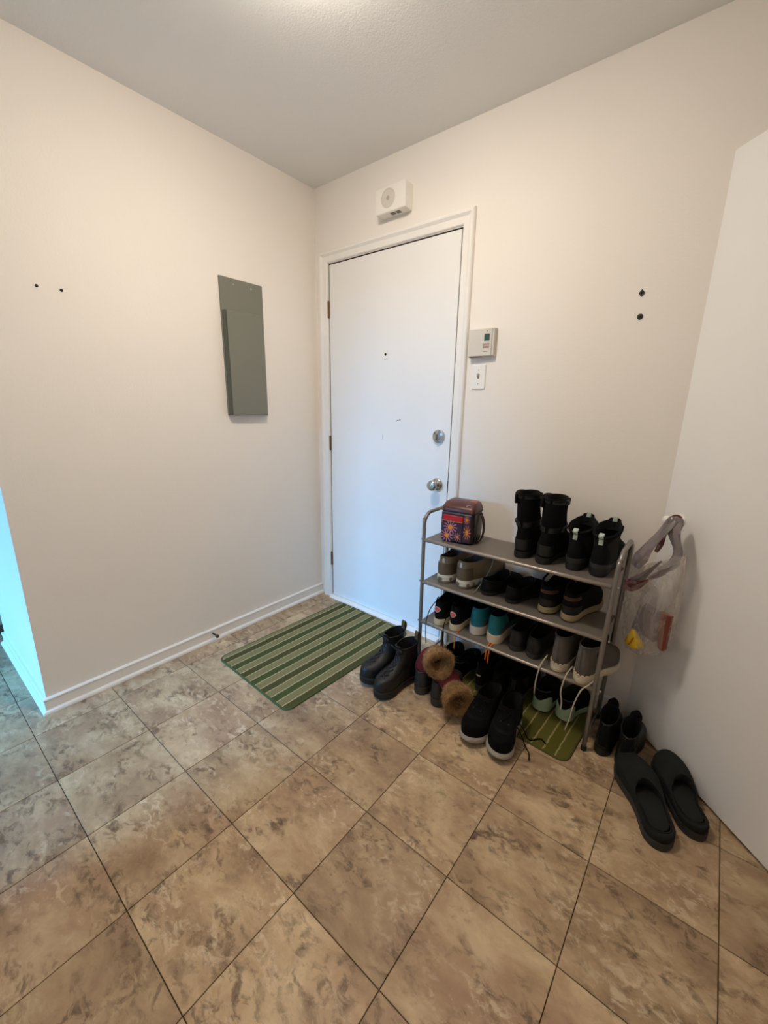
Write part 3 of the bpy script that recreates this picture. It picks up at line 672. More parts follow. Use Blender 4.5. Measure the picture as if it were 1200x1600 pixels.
    def tongue(s, m, h=0.02, w=0.04, lean=0.012, u0=.72):
        a, b = s.S(u0, .5, -.001), s.S(1, .5, -.001); d = b-a; d /= np.linalg.norm(d)
        w = min(w, s.W*.5)
        rows = [a, (a+b)/2, b, b+np.array((0, lean*.35, h*.5)), b+np.array((0, lean, h))]
        rings_ = []
        for i, p in enumerate(catmull(rows, 3)):
            f = [1, 1, 1, 1, 1, 1, 1, 1, .98, .95, .9, .8, .55][i]
            rings_.append([p+np.array((w/2*f*math.cos(q), .0045*math.sin(q)-.010*math.cos(q)**2, 0)) for q in [2*math.pi*k/14 for k in range(14)]])
        obj('tongue', *loft(rings_), M[m], s.root, True)
    def heel_loop(s, m, h=0.022, w=0.012, u=.97, out=0.006, th=0.0022, name='pull_tab'):
        a = s.S(u-.12, 0, .001); b = s.S(1.0, 0, 0)
        P = [a, b+np.array((0, -out, .002)), b+np.array((0, -out*.8, h*.7)), b+np.array((0, out*.3, h)), b+np.array((0, out*1.1, h*.6)), b+np.array((0, out*.9, -.006))]
        pts = catmull(P, 4); rings_ = []
        for i, p in enumerate(pts):
            t = pts[min(i+1, len(pts)-1)]-pts[max(i-1, 0)]; t /= np.linalg.norm(t); n = np.cross(t, (1, 0, 0))
            rings_.append([p+np.array((sx*w/2, 0, 0))+n*sy*th/2 for sx, sy in ((-1, -1), (1, -1), (1, 1), (-1, 1))])
        return obj(name, *loft(rings_), M[m], s.root, True, angle=40)

def catmull_rings(rings, sub):
    N = len(rings[0]); cols = [catmull([r[i] for r in rings], sub) for i in range(N)]
    return [[cols[i][k] for i in range(N)] for k in range(len(cols[0]))]

LOW = [(0, 1.0, .97, 0, 0, 0), (-.012, 1.0, 1.0, .018, .016, 0), (-.014, .972, .98, .036, .036, 0), (-.010, .86, .90, .052, .056, .15, .004), (-.004, .71, .80, .064, .078, .4, .008), (.004, .60, .70, .075, .092, .7, .016)]
FLAT = [(0, 1.0, .97, 0, 0, 0), (-.010, 1.0, 1.0, .014, .012, 0), (-.008, .975, .97, .027, .027, 0), (0, .89, .90, .036, .038, .1, .003), (.012, .78, .82, .042, .044, .25, .006)]
MULE = [(0, 1.0, .99, 0, 0, 0), (-.006, 1.0, 1.02, .012, .016, 0), (-.002, .97, 1.0, .020, .040, 0, .004, 1.6), (.012, .84, .93, .024, .060, .1, .008, 1.8), (.03, .66, .84, .024, .068, .25, .012, 2.2), (.045, .54, .76, .022, .066, .4, .012, 2.4)]
def zsc(lp, k): return [(a, b, c, d*k, e_*k, *g) for a, b, c, d, e_, *g in lp]
def boot(hc, yb=.03, yf=.53, w=.74, flare=.04, fdrop=0.0):
    return [(0, 1.0, .97, 0, 0, 0), (-.012, 1.0, 1.0, .020, .020, 0), (-.014, .965, .98, .042, .044, 0), (-.008, .85, .92, .062, .062, .2), (.004, .70, .82, .085, .085, .5), (.02, .59, w+.01, .108, .112, .8),
            (yb, yf+.02, w, (hc+.11)/2, (hc+.115)/2, 1), (yb, yf, w, hc*.95, hc*.95-fdrop, 1), (yb-.01, yf+.01, w+flare, hc, hc-fdrop, 1)]

def pose(heel, toe):
    """heading so that local +Y runs heel->toe"""
    return math.atan2(-(toe[0]-heel[0]), toe[1]-heel[1])
LR = ('left', 'right')

# ---- top shelf: tall black boots with straps
for k, (x, y, hd, tl) in enumerate(((1.438, -0.252, 0.0, -0.01), (1.529, -0.262, -0.06, 0.06))):
    s = Shoe('tall_boot', ('tall black boot with strap, upright beside the floral bag side of the top shelf', 'tall black boot leaning right on top shelf, next to the hiking boots')[k], 'boot', 'tall black boots on the top shelf',
             (x, y, SZ[0]+.001), hd, (-1, 1)[k], .258, .088, .026, boot(.232, -.005, .44, .95, -.10), 'blacksuede', 'blackrubber', tilt=tl, pitch=0.0, depth=.16)
    for uu in (.60, .86):
        s.patch('strap', 'blackleather', uu, uu+.055, .02, .98, .004, 2, 30)
        P = s.S(uu+.03, .78 if k == 0 else .22, .005); obj('buckle', *bbox(P[0]-.006, P[0]+.006, P[1]-.011, P[1]+.011, P[2]-.010, P[2]+.010, .002), M['blackrubber'], s.root)
    s.patch('padded_cuff', 'black', .90, .965, .04, .96, .007, 3, 30)
    s.patch('heel_counter', 'blackleather', .05, .30, -.12, .12, .002, 5, 12)
    s.patch('cuff_flap', 'blacksuede', .80, .96, .62, .90, .012, 4, 10)
# ---- top shelf: hiking boots with mint pull tabs
for k, (x, y, hd) in enumerate(((1.637, -0.248, -0.02), (1.724, -0.252, -0.06))):
    s = Shoe('hiking_boot', ('black hiking boot with mint pull tab on top shelf, beside the tall boots', 'black hiking boot with mint pull tab at the right end of the top shelf')[k], 'boot', 'hiking boots on the top shelf',
             (x, y, SZ[0]+.001), hd, (-1, 1)[k], .262, .087, .030, boot(.118, .0, .62, .96, .02, -.030), 'black', 'blackrubber')
    s.patch('heel_rand', 'darkgrey', .0, .10, -.14, .14, .004, 3, 14)
    s.tongue('black', .010, .06, .003, .80); s.laces('lace_black', .45, .92, 6, .05)
    s.patch('padded_cuff', 'blacksuede', .84, 1.0, -.35, .35, .005, 4, 24)
    s.heel_loop('mint_tab', .012, .016, 1.0, .008, .003)
    P = s.S(.80, 0, .004); obj('tab_tail', *bbox(P[0]-.0075, P[0]+.0075, P[1]-.003, P[1]+.001, P[2]-.026, P[2]+.018, .001), M['mint_tab'], s.root)
    P = s.S(1.0, .5, 0); obj('tongue_tab', *bbox(P[0]-.008, P[0]+.008, P[1]-.010, P[1]-.006, P[2]-.004, P[2]+.016, .001), M['mint_tab'], s.root)

# ---- second shelf
for k, (x, y, hd) in enumerate(((1.092, -0.262, -0.10), (1.182, -0.258, -0.42))):
    s = Shoe('running_shoe', ('taupe running shoe with white sole at the left end of the second shelf', 'taupe running shoe angled right beside its twin on the second shelf')[k], 'shoe', 'taupe running shoes on the second shelf',
             (x, y, SZ[1]+.001), hd, (-1, 1)[k], .260, .098, .036, zsc(LOW, 1.18), 'taupe', 'white_sole', 'lining_grey', outsole=('tan_sole', .28), sole_w=1.12)
    for dv in (-.035, .035): s.patch('heel_reflector', 'silver', .62, .92, dv-.014, dv+.014, .002, 4, 3)
    s.patch('heel_counter', 'taupe_dark', .05, .55, -.16, .16, .0022, 6, 14)
    s.patch('toe_cap', 'taupe_dark', .05, .42, .38, .62, .002, 6, 14)
    s.tongue('taupe', .026, .05); s.laces('lace_taupe', .58, .92, 4, .045, .0022)
    for sg in (-.1, .1):
        obj('sole_pod', *disc(np.array((sg*.3*.094*4*.3, -.0045, .020)), (0, -1, 0), .008, .003, 14), M['tan_sole'], s.root, True, angle=40)
    for q in range(3):
        obj('sole_pod', *disc(np.array((.0385, .022+q*.032, .020)), (1, -.1, 0), .008, .004, 14), M['tan_sole'], s.root, True, angle=40)
    if k == 1:
        a = s.S(.9, .42, .003); obj('lace_end', *tube([a, a+np.array((.03, -.01, .012)), a+np.array((.05, -.05, -.05)), np.array((.075, .045, .012)), np.array((.078, .02, .003))], .0022, 6, 5), M['lace_taupe'], s.root, True)
for k, (x, y, hd) in enumerate(((1.300, -0.250, -0.34), (1.415, -0.255, -0.30))):
    s = Shoe('flat_shoe', ('plain black flat slip on shoe beside the taupe runners', 'plain black flat slip on shoe beside the strapped trail shoes')[k], 'shoe', 'black flats on the second shelf',
             (x, y, SZ[1]+.001), hd, (-1, 1)[k], .245, .090, .014, zsc(LOW, .74), 'black', 'blackrubber', spring=.004)
    s.patch('topline', 'blackleather', .93, 1.0, 0, .999, .0015, 2, 36)
for k, (x, y, hd) in enumerate(((1.556, -0.252, -0.14), (1.646, -0.258, -0.20))):
    s = Shoe('trail_shoe', ('black trail shoe with khaki sole and copper stripes, left of its pair', 'black trail shoe with khaki sole at the right end of the second shelf')[k], 'shoe', 'black trail shoes on the second shelf',
             (x, y, SZ[1]+.001), hd, (-1, 1)[k], .258, .089, .028, zsc(LOW, 1.12), 'black', 'olive_sole', outsole=('darkgrey', .18), sole_w=1.1)
    for q in range(3): s.patch('heel_stripe', 'copper', .62+q*.07, .645+q*.07, -.17, .17, .002, 2, 14)
    s.patch('heel_guard', 'blackleather', .06, .34, -.16, .16, .0025, 5, 14)
    s.tongue('black', .03, .05); s.laces('lace_black', .5, .92, 5, .05)
    b = s.S(1, 0, 0)
    obj('heel_strap', *tube([b+np.array((-.016, .004, -.014)), b+np.array((-.014, .010, .030)), b+np.array((.000, .040, .054)), b+np.array((.014, .075, .042)), b+np.array((.018, .10, 0.0))], .0055, 8, 5, .5), M['black'], s.root, True)

# ---- third shelf
for k, (x, y, hd) in enumerate(((1.100, -0.290, -0.03), (1.182, -0.286, -0.06))):
    s = Shoe('sneaker', ('black sneaker with coral oval badge at the left end of the third shelf', 'black sneaker with coral oval badge beside the teal shoes')[k], 'shoe', 'black badge sneakers on the third shelf',
             (x, y, SZ[2]+.001), hd, (-1, 1)[k], .250, .083, .030, zsc(LOW, 1.15), 'black', 'cream_sole', sole_w=1.08)
    o = s.oval('badge', 'redrim', .50, 0.0 if k == 0 else -.005, .16, .055, .002, 1.5); s.oval('badge_fill', 'red', .50, 0.0 if k == 0 else -.005, .115, .040, .0032, 1.5, o)
    s.tongue('black', .028, .05); s.laces('lace_black', .5, .92, 5, .05); s.bow('lace_black', .0018)
    s.heel_loop('lace_black', .024, .004, 1.0, .010, .003, 'pull_loop')
    a = s.S(.9, .62, .003)
    xs = -.040 if k == 0 else -.030
    obj('lace_end', *tube([a, np.array((xs-.012, .10, .085)), np.array((xs-.010, .02, .06)), np.array((xs-.006, -.018, .01)), np.array((xs-.004, -.022, -.045)), np.array((xs, -.020, -.105 if k == 0 else -.075))], .0022, 6, 5), M['lace_black'], s.root, True)
for k, (x, y, hd) in enumerate(((1.272, -0.254, -0.02), (1.366, -0.268, -0.03))):
    s = Shoe('sneaker', ('teal sneaker with thick cream sole beside the black badge sneakers', 'teal sneaker with thick cream sole beside the charcoal clogs')[k], 'shoe', 'teal sneakers on the third shelf',
             (x, y, SZ[2]+.001), hd, (-1, 1)[k], .265, .092, .040, zsc(LOW, 1.15), 'teal', 'teal_sole', 'lining', sole_w=1.16)
    s.patch('vamp_overlay', 'black', .30, .99, .22, .78, .0018, 8, 24)
    s.patch('side_swoosh', 'greyfelt', .05, .25, .10, .20, .002, 4, 8)
    s.tongue('black', .028, .05); s.laces('orange', .5, .9, 4, .05)
    for q in range(1 if k == 0 else 2):
        xx = (-.062 if k == 0 else -.004+q*.012)
        yy = -.018
        P = [np.array((xx, .05, .006)), np.array((xx, .0, .0015)), np.array((xx, -.048 if k == 0 else -.030, -.004)), np.array((xx+.001, -.055 if k == 0 else -.040, -.03)), np.array((xx-.001, -.055 if k == 0 else -.040, (-.075 if k == 0 else -.065+q*-.012)))]
        obj('lace_end', *tube(P, .0030, 6, 4, .6), M['orange'], s.root, True)
for k, (x, y, hd) in enumerate(((1.460, -0.262, -0.02), (1.540, -0.268, -0.02))):
    s = Shoe('clog', ('charcoal leather clog beside the teal sneakers on the third shelf', 'charcoal leather clog beside the grey knit sneakers on the third shelf')[k], 'shoe', 'charcoal clogs on the third shelf',
             (x, y, SZ[2]+.001), hd, (-1, 1)[k], .250, .088, .022, [(a, b, c, d*.92, e_*.9, f, *g) for a, b, c, d, e_, f, *g in LOW], 'charcoal', 'darkgrey')
    s.patch('heel_strip', 'blackleather', .10, .99, -.02, .02, .002, 6, 4); s.patch('topline', 'blackleather', .90, 1.0, 0, .999, .0025, 2, 36)
HIGH = [(0, 1.0, .97, 0, 0, 0), (-.012, 1.0, 1.0, .020, .016, 0), (-.014, .97, .98, .040, .036, 0), (-.012, .86, .92, .060, .054, .2), (-.008, .72, .84, .078, .072, .5), (-.002, .62, .80, .092, .086, .8), (.0, .58, .78, .100, .096, 1)]
for k, (x, y, hd) in enumerate(((1.642, -0.288, -0.06), (1.728, -0.304, -0.33))):
    s = Shoe('high_top_sneaker', ('grey knit high top sneaker on third shelf, left of its pair', 'grey knit high top sneaker poking past the right post of the rack')[k], 'shoe', 'grey high top sneakers on the third shelf',
             (x, y, SZ[2]+.001), hd, (-1, 1)[k], .240, .086, .030, zsc(HIGH, 1.18), 'greyfelt', 'white_sole', outsole=('cream_sole', .30), sole_w=1.10)
    s.patch('collar_binding', 'greytrim', .93, 1.0, 0, .999, .0025, 2, 36); s.patch('back_seam', 'greytrim', .1, .95, -.006, .006, .0015, 8, 2)
    for q in range(7): s.patch('sole_tread', 'cream_sole', .0, .035, -.13+q*.04, -.105+q*.04, .006, 1, 2)
    s.tongue('greyfelt', .02, .05); s.laces('lace_white', .55, .95, 4, .05, .0024)
    P = s.S(1, .5, 0); obj('size_label', *bbox(P[0]-.009, P[0]+.009, P[1]-.008, P[1]-.0055, P[2]-.018, P[2]+.004, .0008), M['plastic_grey'], s.root)
    ends = ([(-.046, .03, .035), (-.050, .0, .022), (-.052, -.024, .004), (-.058, -.030, -.05), (-.060, -.028, -.12)],) if k == 0 else ([(-.044, .03, .03), (-.042, .0, .018), (-.038, -.024, .0), (-.042, -.030, -.055), (-.034, -.028, -.10), (-.034, -.028, -.14)], [(.042, .05, .02), (.036, .012, .006), (.028, -.022, -.012), (.016, -.034, -.08), (.010, -.034, -.14), (-.002, -.034, -.20)])
    for E_ in ends:
        obj('lace_end', *tube([np.array(p) for p in E_], .0028, 8, 5, .4), M['lace_white'], s.root, True)

# ---- floor: combat boots beside the mat
for k, (hx, hy, tx_, ty_) in enumerate(((0.938, -0.318, 0.892, -0.555), (1.036, -0.346, 0.994, -0.580))):
    s = Shoe('combat_boot', ('black leather lace up combat boot standing partly on the green mat', 'black leather lace up combat boot against the left post of the rack')[k], 'boot', 'combat boots by the door mat',
             (hx, hy, .0092 if k == 0 else .0008), pose((hx, hy), (tx_, ty_)), (1, -1)[k], .262, .094, .032, [(0, 1.0, .97, 0, 0, 0), (-.012, 1.0, 1.0, .020, .022, 0), (-.014, .97, 1.0, .040, .048, 0), (-.010, .86, .95, .058, .064, .2), (.0, .70, .84, .078, .078, .5), (.015, .57, .76, .102, .100, .85), (.03, .505, .76, .128, .128, 1), (.03, .49, .80, .155, .152, 1), (.015, .50, .84, .176, .168, 1)], 'blackleather', 'blackrubber', toe=2.8, sole_w=1.08)
    s.patch('welt', 'darkgrey', .0, .028, 0, .999, .004, 1, 40)
    s.tongue('blackleather', .018, .05, .010, .82); s.laces('lace_grey', .36, .96, 8, .05, .0026); s.bow('lace_grey', .0022)
    s.patch('heel_strip', 'black', .1, .98, -.025, .025, .002, 8, 4)
    s.heel_loop('pull', .034, .020, 1.0, .007, .003)

# ---- floor: burgundy winter boots, shafts slumped over
def ring_path(P0, P1, P2, P3, r0, r1, n=10, N=24, sq=1.0):
    P0, P1, P2, P3 = [np.array(p, float) for p in (P0, P1, P2, P3)]; R_ = []; up = np.array((0, 1.0, 0))
    for i in range(n+1):
        t = i/n; p = (1-t)**3*P0+3*(1-t)**2*t*P1+3*(1-t)*t*t*P2+t**3*P3
        d = 3*(1-t)**2*(P1-P0)+6*(1-t)*t*(P2-P1)+3*t*t*(P3-P2); d /= np.linalg.norm(d)
        s_ = np.cross(d, up); s_ /= np.linalg.norm(s_); w = np.cross(s_, d); up = w
        r = r0+(r1-r0)*t; wr = 1+.05*math.sin(t*17)
        R_.append(([p+(s_*math.cos(a)*r*wr*sq+w*math.sin(a)*r*wr) for a in [2*math.pi*q/N for q in range(N)]], p, d, s_, w, r))
    return R_
def winter_boot(label, heel, heading, side, shaft, ropen, seed):
    s = Shoe('winter_boot', label, 'boot', 'fur trimmed winter boots', (heel[0], heel[1], .0008), heading, side, .205, .090, .026,
             [(0, 1.0, .98, 0, 0, 0), (-.014, 1.0, 1.02, .022, .022, 0), (-.016, .96, 1.0, .044, .045, 0), (-.012, .84, .94, .064, .062, .25), (-.004, .68, .86, .080, .080, .6), (0, .58, .82, .088, .090, .9)], 'bootrubber', 'bootsole')
    inv = Matrix.Rotation(heading, 4, 'Z').inverted()
    loc = lambda p: np.array(inv @ (Vector(p)-Vector((heel[0], heel[1], 0))))
    c = sum(s.rings[-1])/NV
    P0 = c+np.array((0, 0, -.014)); P1 = c+np.array((0, 0, .06)); P2, P3 = loc(shaft[0]), loc(shaft[1])
    R_ = ring_path(P0, P1, P2, P3, .046, .047)
    obj('shaft', *loft([r[0] for r in R_], cap0=False, cap1=False), M['burgundy'], s.root, True)
    # fur cuff: fat torus round the mouth of the shaft
    _, p, d, s_, w, r = R_[-1]; rings_ = []; rr = random.Random(seed)
    prof = [(1.02, -.042), (1.28, -.036), (1.38, -.016), (1.38, .010), (1.22, .030), (1.0, .030), (.76, .020), (.62, -.004), (.56, -.035), (.48, -.06)]
    for pr, h in prof:
        rings_.append([p+d*h+(s_*math.cos(a)*(1.0 if pr > .7 else ropen)+w*math.sin(a))*r*pr*(1+.07*math.sin(a*3+seed+h*60)) for a in [2*math.pi*q/32 for q in range(32)]])
    fc = obj('fur_cuff', *loft(rings_, cap0=False, cap1=True), M['fur'], s.root, True)
    obj('mouth', *loft([[p+d*-.03+(s_*math.cos(a)*ropen+w*math.sin(a))*r*.50*k_ for a in [2*math.pi*q/16 for q in range(16)]] for k_ in (1, .3)], cap0=False), M['lining'], s.root)
    V, F = [], []
    for _ in range(4200):
        i = rr.random()*(len(prof)-2.2); k_ = int(i); f = i-k_; q = rr.random()*32; q0 = int(q) % 32; g = q-int(q); q1 = (q0+1) % 32
        A = (rings_[k_][q0]*(1-g)+rings_[k_][q1]*g)*(1-f)+(rings_[k_+1][q0]*(1-g)+rings_[k_+1][q1]*g)*f
        core = p+d*-.008+(A-p-d*np.dot(A-p, d))/(np.linalg.norm(A-p-d*np.dot(A-p, d))+1e-9)*r*1.0
        n = A-core; n /= np.linalg.norm(n)+1e-9; n = n+np.array([rr.gauss(0, .45) for _ in range(3)]); n /= np.linalg.norm(n)
        t = np.cross(n, [rr.gauss(0, 1) for _ in range(3)]); t /= np.linalg.norm(t)+1e-9
        ln = rr.uniform(.006, .012); b0 = len(V); V += [A-t*.0011-n*.001, A+t*.0011-n*.001, A+n*ln+t*rr.gauss(0, .002)]; F.append((b0, b0+1, b0+2))
    ft = obj('fur_tufts', V, F, M['fur2'], fc); ft['kind'] = 'stuff'
    s.patch('rubber_rand', 'bootsole', .0, .12, -.3, .3, .003, 3, 24)
    return s
winter_boot('burgundy winter boot nearest the combat boots, fur cuff folded over to the right', (1.116, -0.452), 0.04, -1, ((1.165, -0.395, .190), (1.214, -0.450, .205)), .50, 3)
winter_boot('burgundy winter boot whose tan fur cuff droops to the floor beside the suede shoes', (1.218, -0.470), 0.0, 1, ((1.278, -0.420, .085), (1.326, -0.470, .092)), .45, 5)

# ---- floor under the rack: black shoes in the dark
for k, (x, y, hd) in enumerate(((1.090, -0.232, -0.10), (1.190, -0.232, -0.05))):
    s = Shoe('sandal', ('black strappy sandal under the rack, beside the left post', 'black strappy sandal under the rack, behind the fur cuff')[k], 'shoe', 'strappy sandals under the rack',
             (x, y, .0008), hd, (-1, 1)[k], .205, .084, .030, FLAT, 'blacksuede', 'blackrubber')
    for (u, h) in ((.0, .10), (.1, .085)):
        obj('ankle_strap', *tube([np.array((-.030, .05+u*.3, .06)), np.array((-.036, .03, .08)), np.array((-.012, .0, h)), np.array((.014, -.002, h)), np.array((.036, .03, .085)), np.array((.030, .06, .062))], .006, 8, 5, .35), M['blackleather'], s.root, True)
    obj('buckle', *bbox(-.044, -.038, .02, .036, .074, .088, .001), M['screw'], s.root)
for k, (x, y, hd) in enumerate(((1.318, -0.262, -0.05), (1.400, -0.262, -0.05))):
    s = Shoe('slip_on_shoe', ('black slip on shoe with white heel mark under the rack, nearer the sandals', 'black slip on shoe with white heel mark under the rack, nearer the mint sneakers')[k], 'shoe', 'slip on shoes under the rack',
             (x, y, .0085 if k else .0085), hd, (-1, 1)[k], .250, .080, .028, boot(.100, .02, .58, .78, .03), 'black', 'darkgrey')
    s.patch('heel_mark', 'lace_white', .30, .34, -.03+k*.02, .03+k*.02, .002, 2, 4); s.patch('elastic', 'blacksuede', .5, .95, .2, .3, .002, 4, 6)
for k, (x, y, hd) in enumerate(((1.478, -0.262, -0.05),)):
    s = Shoe('ankle_boot', 'black ankle boot with dusty rose sole under the middle of the rack', 'boot', None,
             (x, y, .0085), hd, 1, .255, .086, .030, boot(.105, .02, .58, .78, .03), 'blacksuede', 'pink_sole')
    s.patch('heel_strip', 'blackleather', .1, .95, -.03, .03, .002, 6, 4); s.tongue('black', .02, .05)
# ---- floor in front of the rack: suede lace ups, toes to the room
for k, (hx, hy, tx_, ty_) in enumerate(((1.432, -0.318, 1.428, -0.572), (1.520, -0.318, 1.545, -0.574))):
    s = Shoe('chukka_shoe', ('black suede lace up shoe with pale sole beside the fur cuff, toe to the room', 'black suede lace up shoe with pale sole and trailing laces beside the olive mat')[k], 'shoe', 'suede lace ups in front of the rack',
             (hx, hy, .0085 if k else .0085), pose((hx, hy), (tx_, ty_)), (1, -1)[k], .258, .100, .030, boot(.098, .02, .55, .74, .04), 'blacksuede', 'grey_sole', toe=2.9, outsole=('darkgrey', .25), sole_w=1.08)
    s.patch('toe_seam', 'black', .36, .40, .30, .70, .0015, 2, 20); s.tongue('blacksuede', .020, .05, .004); s.laces('lace_black', .48, .92, 5, .045, .0022); s.bow('lace_black')
    s.patch('quarter', 'black', .10, .70, .10, .34, .0018, 6, 12); s.patch('quarter', 'black', .10, .70, .66, .90, .0018, 6, 12)
    if k == 1:
        a = s.S(.9, .55, .004)
        for E_ in ([(-.06, .15, .06), (-.075, .13, .004), (-.095, .155, .0035), (-.105, .19, .0035)], [(-.055, .12, .07), (-.080, .09, .004), (-.115, .06, .0035), (-.140, .075, .0035)]):
            obj('lace_end', *tube([a]+[np.array(p) for p in E_], .0022, 6, 5), M['lace_black'], s.root, True)
# ---- mint heeled sneakers on the olive mat
for k, (x, y, hd) in enumerate(((1.575, -0.212, -0.12), (1.672, -0.205, -0.22))):
    s = Shoe('sneaker', ('black sneaker with mint green heel on the olive mat, left of its pair', 'black sneaker with mint green heel on the olive mat, right of its pair')[k], 'shoe', 'mint heeled sneakers under the rack',
             (x, y, .0085), hd, (-1, 1)[k], .188, .094, .026, [(a, b, c, d, e_, f, *g) for a, b, c, d, e_, f, *g in LOW], 'black', 'mint', outsole=('darkgrey', .2), sole_w=1.10, spring=.005)
    s.patch('heel_cup', 'mint', .0, .42, -.17, .17, .0030, 6, 24, wave=.10); s.tongue('black', .026, .05); s.laces('lace_black', .5, .92, 4, .05)
    P = s.S(1, 0, 0); obj('collar_piping', *tube([s.S(.99, v, .002) for v in (-.2, -.1, 0, .1, .2)], .0018, 6, 3), M['greytrim'], s.root, True)
# ---- right of the rack: loafers, then felt slippers along the closet door
for k, (x, y, hd) in enumerate(((1.838, -0.288, -0.02), (1.914, -0.308, -0.06))):
    s = Shoe('ankle_boot', ('black leather ankle boot with gold heel stud, against the right post of the rack', 'black leather ankle boot with gold heel stud, beside the felt slippers')[k], 'boot', 'gold stud ankle boots right of the rack',
             (x, y, .0008), hd, (-1, 1)[k], .225, .080, .028, boot(.105, .02, .60, .78, .03, -.012), 'blackleather', 'blackrubber')
    s.patch('heel_strip', 'black', .1, .95, -.045, .045, .002, 6, 4)
    P = s.S(.86, -.01, .002); obj('stud', *disc(P, (0, -1, .2), .0048, .003, 14), M['gold'], s.root, True, angle=40)
    s.tongue('black', .016, .05)
for k, (hx, hy, tx_, ty_) in enumerate(((2.062, -0.553, 1.936, -0.300), (2.146, -0.446, 2.040, -0.222))):
    s = Shoe('felt_slipper', ('charcoal felt slipper nearest the room, open backed', 'charcoal felt slipper hugging the closet door, open backed')[k], 'slipper', 'felt slippers beside the closet door',
             (hx, hy, .0008), pose((hx, hy), (tx_, ty_)), (-1, 1)[k], (.312, .292)[k], (.122, .110)[k], .026, MULE, 'slipper', 'darkgrey', 'slipper', toe=2.4, sole_w=1.04, depth=.022)
    s.patch('foot_opening', 'lining', .93, 1.0, .30, .70, .0015, 2, 14)

# ------------------------------------------------------------------ floral lunch bag on the top shelf
lb = tag(empty('lunch_bag', (1.146, -0.196, SZ[0]+.001), (0, 0, math.radians(6))), 'small floral lunch bag with red pocket on the top shelf', 'bag')
bw, bd, bh = .150, .118, .150
def rr_ring(w, d, z, r=.018, bulge=0.0, dy=0):
    return [(x*(1+bulge*.0), y+dy, z) for x, y in rounded_rect(-w/2, w/2, -d/2, d/2, r, 4)]
body = [rr_ring(bw-.012, bd-.012, 0), rr_ring(bw, bd, .006), rr_ring(bw+.008, bd+.006, .05), rr_ring(bw+.008, bd+.004, .10), rr_ring(bw+.002, bd, bh-.02), rr_ring(bw, bd-.004, bh-.01)]
obj('body', *loft(body), M['bag_side'], lb, True, angle=40)
# domed lid
lid = [rr_ring(bw+.004, bd+.002, bh-.012), rr_ring(bw+.004, bd+.002, bh), rr_ring(bw, bd-.006, bh+.010, .018, dy=.002), rr_ring(bw-.012, bd-.035, bh+.024, .015, dy=.012), rr_ring(bw-.03, bd-.07, bh+.030, .010, dy=.020)]
ld = obj('lid', *loft(lid), M['bag_top'], lb, True, angle=50)
obj('zip', *tube([(x*1.012, y*1.012, bh-.011) for x, y, _ in rr_ring(bw+.004, bd+.002, 0)]+[tuple(np.array(rr_ring(bw+.004, bd+.002, bh-.011)[0])*np.array((1.012, 1.012, 1)))], .0022, 6, 1), M['webbing'], ld, True)
fy = -bd/2-.0055
obj('front_panel', *bbox(-bw/2+.004, bw/2-.006, fy-.0005, fy+.010, .006, bh-.016, .003), M['bag_dark'], lb)
pk = obj('front_pocket', *bbox(-bw/2+.010, bw/2-.042, fy-.005, fy+.002, .006, .098, .003), M['bag_dark'], lb)
obj('pocket_lining', *bbox(-bw/2+.012, bw/2-.044, fy-.003, fy+.001, .096, .124, .003), M['bag_red'], pk)
obj('pocket_binding', *tube([(-bw/2+.010, fy-.006, .099), (-.02, fy-.0085, .096), (bw/2-.042, fy-.006, .098)], .0018, 6, 4), M['petal2'], pk, True)
def flower(cx_, cz_, r, petals, parent, y, m='petal', squash=1.0, nx=0.0, rot0=0.0):
    V, F = [], []
    for q in range(petals):
        a = 2*math.pi*q/petals+rot0; ca, sa = math.cos(a), math.sin(a); b0 = len(V)
        for (u, v) in ((.25, -.03), (.6, -.085), (.92, -.075), (1.0, 0), (.92, .075), (.6, .085), (.25, .03)):
            V.append((cx_+(u*ca-v*sa)*r*squash, y, cz_+(u*sa+v*ca)*r))
        F.append(tuple(range(b0, b0+7)))
    f = obj('flower_print', V, F, M[m], parent)
    n = 14; obj('flower_centre', [(cx_+.34*r*squash*math.cos(2*math.pi*i/n), y-.0003, cz_+.34*r*math.sin(2*math.pi*i/n)) for i in range(n)], [tuple(range(n))], M['petalc'], f)
yp = fy-.0056
flower(-.024, .070, .034, 12, lb, yp); flower(-.040, .030, .032, 11, lb, yp, rot0=.2); flower(.010, .030, .018, 9, lb, yp, rot0=.1)
flower(.052, .056, .034, 10, lb, fy-.0010, 'petal2', .55); flower(.048, .112, .020, 12, lb, fy-.0010, 'petal2', .7); flower(-.062, .092, .014, 10, lb, fy-.0010, 'petal', .6)
# lid print
for (lx, ly, rz_) in ((-.03, -.034, .022), (.02, -.030, .018), (.05, .0, .018)):
    V = []; F = []
    for q in range(11):
        a = 2*math.pi*q/11; b0 = len(V)
        for (u, v) in ((.2, -.07), (.8, -.13), (1, 0), (.8, .13), (.2, .07)):
            X, Y = lx+(u*math.cos(a)-v*math.sin(a))*rz_, ly+(u*math.sin(a)+v*math.cos(a))*rz_*.7
            V.append((X, Y, bh+.020+(Y+.030)*.42-abs(X)*.02))
        F.append(tuple(range(b0, b0+5)))
    obj('flower_print', V, F, M['petal2'], ld)
